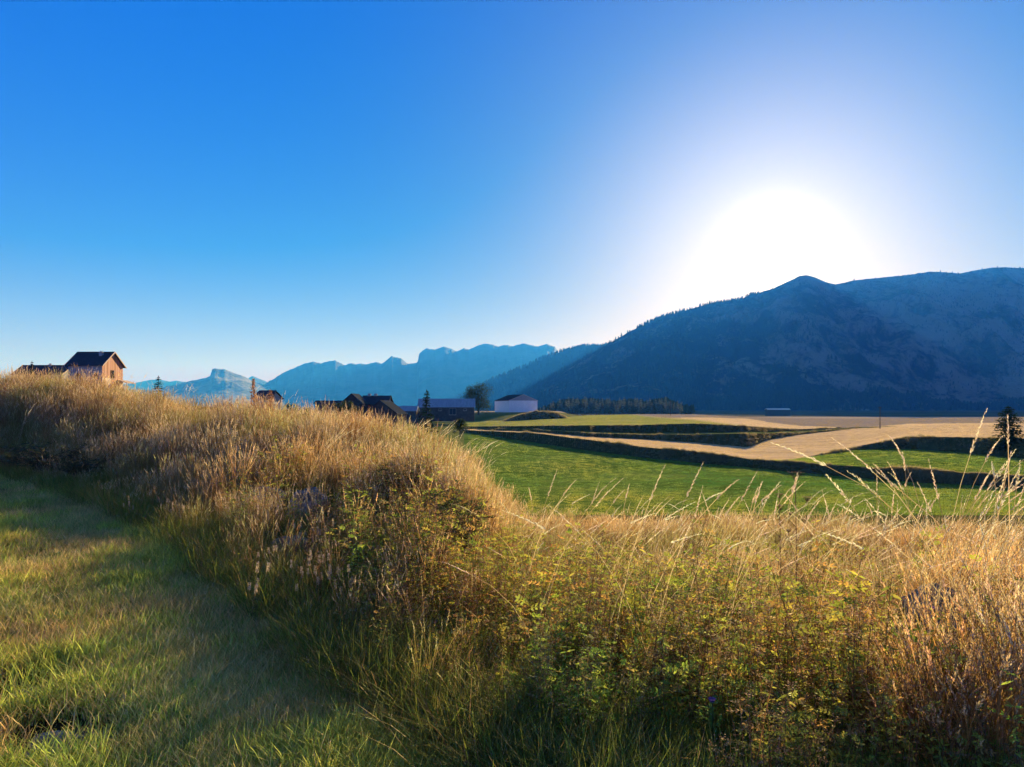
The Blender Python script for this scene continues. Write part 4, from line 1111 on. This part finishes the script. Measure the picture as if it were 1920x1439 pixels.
# ------------------------------------------------------------------ rocks
M_ROCK = surf_mat('limestone', [(.3, (.13, .11, .09)), (.55, (.30, .26, .21)), (.8, (.48, .42, .34))], 5, [(.3, (.5, .5, .5)), (.7, (1, 1, 1))], 22, bmp=(.8, .03))
def rock(loc, r, sx, sy, sz, seed, label, group=None):
    import bmesh
    bm = bmesh.new(); bmesh.ops.create_icosphere(bm, subdivisions=4, radius=1)
    for v in bm.verts:
        d = v.co.normalized()
        k = 1 + .28 * noise.noise(d * 1.3 + Vector((seed, 0, 0))) + .12 * noise.noise(d * 3.5 + Vector((0, seed, 0))) + .05 * noise.noise(d * 9)
        st = abs(((d.z * 3 + .6 * d.x + .3 * noise.noise(d * 2)) % 1) - .5) * .10
        v.co = Vector((d.x * sx, d.y * sy, d.z * sz)) * (k - st) * r
    me = bpy.data.meshes.new('rock'); bm.to_mesh(me); bm.free(); me.materials.append(M_ROCK)
    o = bpy.data.objects.new('rock', me); COL.objects.link(o); o.location = loc; o.rotation_euler = (0, 0, seed)
    tag(o, label, 'rock', group)
LB = ['upper left of the two bluish rocks in the dark hollow under the dry grass', 'right one of the two bluish rocks in the hollow, ridged top', 'small pale rock lower down among beige flower spikes', 'large dark layered rock among dry grass at the right']
for k, (h, r) in enumerate(rock_pts):
    rock(h + Vector((0, 0, r * .35 if k != 3 else .42)), r, 1.0 if k != 3 else 1.25, .8, .75 if k != 3 else .95, 3.1 + k * 1.7, LB[k])
# flat stones in the verge
def slab_stone(px, py, r, label, seed):
    h = hit(px, py); rock(h + Vector((0, 0, -.02)), r, 1.2, .9, .25, seed, label)
slab_stone(110, 1395, .17, 'flat grey stone flush in the verge at the bottom left', 9)
slab_stone(60, 1300, .15, 'flat bluish stone in the verge above the broad leaved plant', 10)

# ------------------------------------------------------------------ single plants
def rose_bush(px, Y, H, label, seed, n=16, name='rose_bush', W=.42, leafcol=(.05, .075, .022)):
    x = X_at(px, Y); t = empty(name, (x, Y, h_near(x, Y))); tag(t, label, 'shrub'); random.seed(seed)
    st = MB(); lf = MB(); hips = []
    for k in range(n):
        d = rdir(); L = H * rv(.55, 1.05); le = rv(.2, W * 1.3)
        pos = lambda u: d * (le * u ** 1.4) + Vector((0, 0, L * (u - .22 * u * u) * 1.25))
        pts = [pos(j / 7) + rdir() * .012 * (j > 0) for j in range(8)]
        st.tube(pts, [.007 - .0007 * j for j in range(8)], 5, (.16, .09, .05))
        for q in range(9):
            u = rv(.25, .95); p0 = pos(u); dd = (rdir() + Vector((0, 0, rv(.1, .7)))).normalized(); l2 = rv(.08, .22)
            st.tube([p0, p0 + dd * l2], [.003, .0015], 4, (.16, .09, .05))
            for z_ in range(5): pinnate(lf, p0 + dd * l2 * rv(.2, 1), (rdir() + Vector((0, 0, rv(-.1, .5)))).normalized(), .045, 2, .02, .013, cvar(leafcol, .4))
            if name == 'rose_bush' and random.random() < .05:
                c = p0 + dd * l2; hp = MB(); hips.append(hp); hp.tube([c, c + Vector((0, 0, .008)), c + Vector((0, 0, .016))], [.003, .007, .003], 6, (.5, .08, .02))
    st.build('branches', M_LEAF, t); lf.build('leaves', M_LEAF, t)
    for k, f0 in enumerate(hips):
        f0.build('rose_hip', M_LEAF, t)
rose_bush(868, 6.4, 1.02, 'dark leafed wild rose bush with arching stems in the middle of the slope', 71, 18)
rose_bush(745, 9.0, .95, 'green bush half buried in dry grass behind the wild rose', 72, 12, leafcol=(.07, .10, .03))
rose_bush(95, 15.4, .8, 'low dark green bush at the foot of the bank on the left', 73, 44, 'low_bush', .9, (.06, .085, .04))
rose_bush(30, 16.6, .8, 'dark green bush at the left edge where verge meets bank', 74, 40, 'low_bush', .8, (.06, .09, .04))
rose_bush(150, 14.2, .6, 'rightmost low dark bush beside golden grass at the bank foot', 75, 30, 'low_bush', .6, (.07, .085, .04))

def umbel(px, Y, H, label, seed, scale=1.0):
    x = X_at(px, Y); t = empty('dried_umbel_plant', (x, Y, h_near(x, Y))); tag(t, label, 'plant'); random.seed(seed)
    st = MB(); C = (.20, .11, .07)
    st.tube([(0, 0, 0), (.01, 0, H * .5), (0, .01, H)], [.005, .004, .003], 6, C)
    heads = [(Vector((0, .01, H)), 1.0)]
    for k, (u, L) in enumerate(((.62, .22), (.72, .20), (.8, .16), (.5, .2))):
        d = Vector((math.cos(k * 2.4 + .6), math.sin(k * 2.4 + .6), 1.1)).normalized(); p = Vector((0, 0, H * u)); e = p + d * L
        st.tube([p, (p + e) / 2 + Vector((0, 0, -.01)), e], [.003, .0025, .002], 5, C); heads.append((e, .6))
    st.build('stem', M_LEAF, t)
    for p, s in heads:
        hd = MB(); n = 16
        for k in range(n):
            a = k * 2.399; r = .045 * s * scale * math.sqrt((k + .5) / n); e = p + Vector((math.cos(a) * r, math.sin(a) * r, .045 * s * scale))
            hd.tube([p, e], [.0012, .001], 4, C)
            for q in range(7): leaflet(hd, e + rdir() * .005, (rdir() + Vector((0, 0, .5))).normalized(), Vector((0, 0, 1)), .009, .007, cvar((.34, .20, .14)))
        hd.build('flower_head', M_LEAF, t)
umbel(1492, 6.2, 1.52, 'tall dried umbel plant with brown flower heads in front of the green field', 81, 1.7)
umbel(1462, 6.6, 1.36, 'shorter brown umbel plant just left of the tall dried one', 82)

def mullein(px, Y, ytop, label, seed, col=(.16, .09, .05)):
    x = X_at(px, Y); z = h_near(x, Y); H = Z_at(ytop, Y) - z; t = empty('seed_spike', (x, Y, z)); tag(t, label, 'plant', 'brown seed spikes on the crest'); random.seed(seed)
    s = MB(); s.tube([(0, 0, 0), (.02, 0, H * .6), (.01, 0, H)], [.007, .006, .003], 6, col); s.build('stem', M_LEAF, t)
    hd = MB()
    for k in range(420):
        u = random.random(); zz = H * (.42 + .58 * u); r = rdir(); rr = .15 * (1 - u) ** .8 + .015
        rr *= (.55 + .75 * abs(math.sin(zz * 23 + seed + 2 * r.x)))
        leaflet(hd, Vector((r.x * rr * rv(.1, 1), r.y * rr * rv(.1, 1), zz)), (r + Vector((0, 0, 1))).normalized(), r, .05, .028, cvar((.34, .18, .11), .4))
    hd.build('seed_head', M_LEAF, t)
mullein(475, 18.5, 712, 'taller reddish brown dock spike in front of the small house', 91)
mullein(507, 18.0, 733, 'shorter brown dock spike right of the taller one before the small house', 92)

def broad_plant(px, py, label, seed, r=.16, col=(.07, .13, .03), n=16, name='broad_leaf_plant'):
    h = hit(px, py); t = MB(); random.seed(seed)
    for k in range(n):
        a = k * 2.4; d = Vector((math.cos(a), math.sin(a), rv(.3, 1.0))).normalized(); L = r * rv(.7, 1.2); up = Vector((0, 0, 1)); s = d.cross(up).normalized(); W = L * .34
        pts = []; sg = 6
        for j in range(sg + 1):
            u = j / sg; pts.append(d * L * u - up * L * .45 * u * u)
        ws = [W * (.15 + math.sin(math.pi * min(1, u / sg * .9 + .08)) * (.85 + .2 * (u % 2))) for u in range(sg + 1)]; c = cvar(col, .3)
        t.quad_strip(pts, s, ws, [c] * (sg + 1))
    o = t.build(name, M_LEAF); o.location = h; tag(o, label, 'plant')
broad_plant(40, 1345, 'broad leaved green rosette plant at the bottom left of the verge', 95, .19, n=26)
broad_plant(160, 1385, 'grey green low herb to the right of the flat stone', 96, .10, (.12, .15, .08), 22)
broad_plant(330, 1110 + 320, 'small leafy herb at the bottom edge of the verge', 97, .10, (.08, .14, .03), 18)
def thistle(px, Y, H, label, seed):
    x = X_at(px, Y); t = empty('thistle', (x, Y, h_near(x, Y))); tag(t, label, 'plant'); random.seed(seed)
    s = MB(); s.tube([(0, 0, 0), (.01, 0, H * .5), (0, 0, H)], [.006, .005, .003], 6, (.12, .16, .05)); s.build('stem', M_LEAF, t)
    l = MB()
    for k in range(26):
        u = .1 + .85 * k / 26; p = Vector((0, 0, H * u)); d = (rdir() + Vector((0, 0, .7))).normalized()
        for q in range(4): leaflet(l, p + d * .03 * q, (d + rdir() * .6).normalized(), Vector((0, 0, 1)), .06 * (1.2 - u), .02, cvar((.13, .24, .04), .25))
    l.build('leaves', M_LEAF, t)
    f = MB()
    for k in range(60): r = rdir(); leaflet(f, Vector((r.x * .008, r.y * .008, H)), (r * .7 + Vector((0, 0, 1))).normalized(), r, .02, .005, cvar((.25, .14, .34)))
    f.build('flower', M_LEAF, t)
thistle(1752, 3.5, .72, 'bright green thistle with a purple flower below the large rock', 98)
thistle(1335, 2.9, .42, 'bright green leafy plant low in the dark near slope', 99)
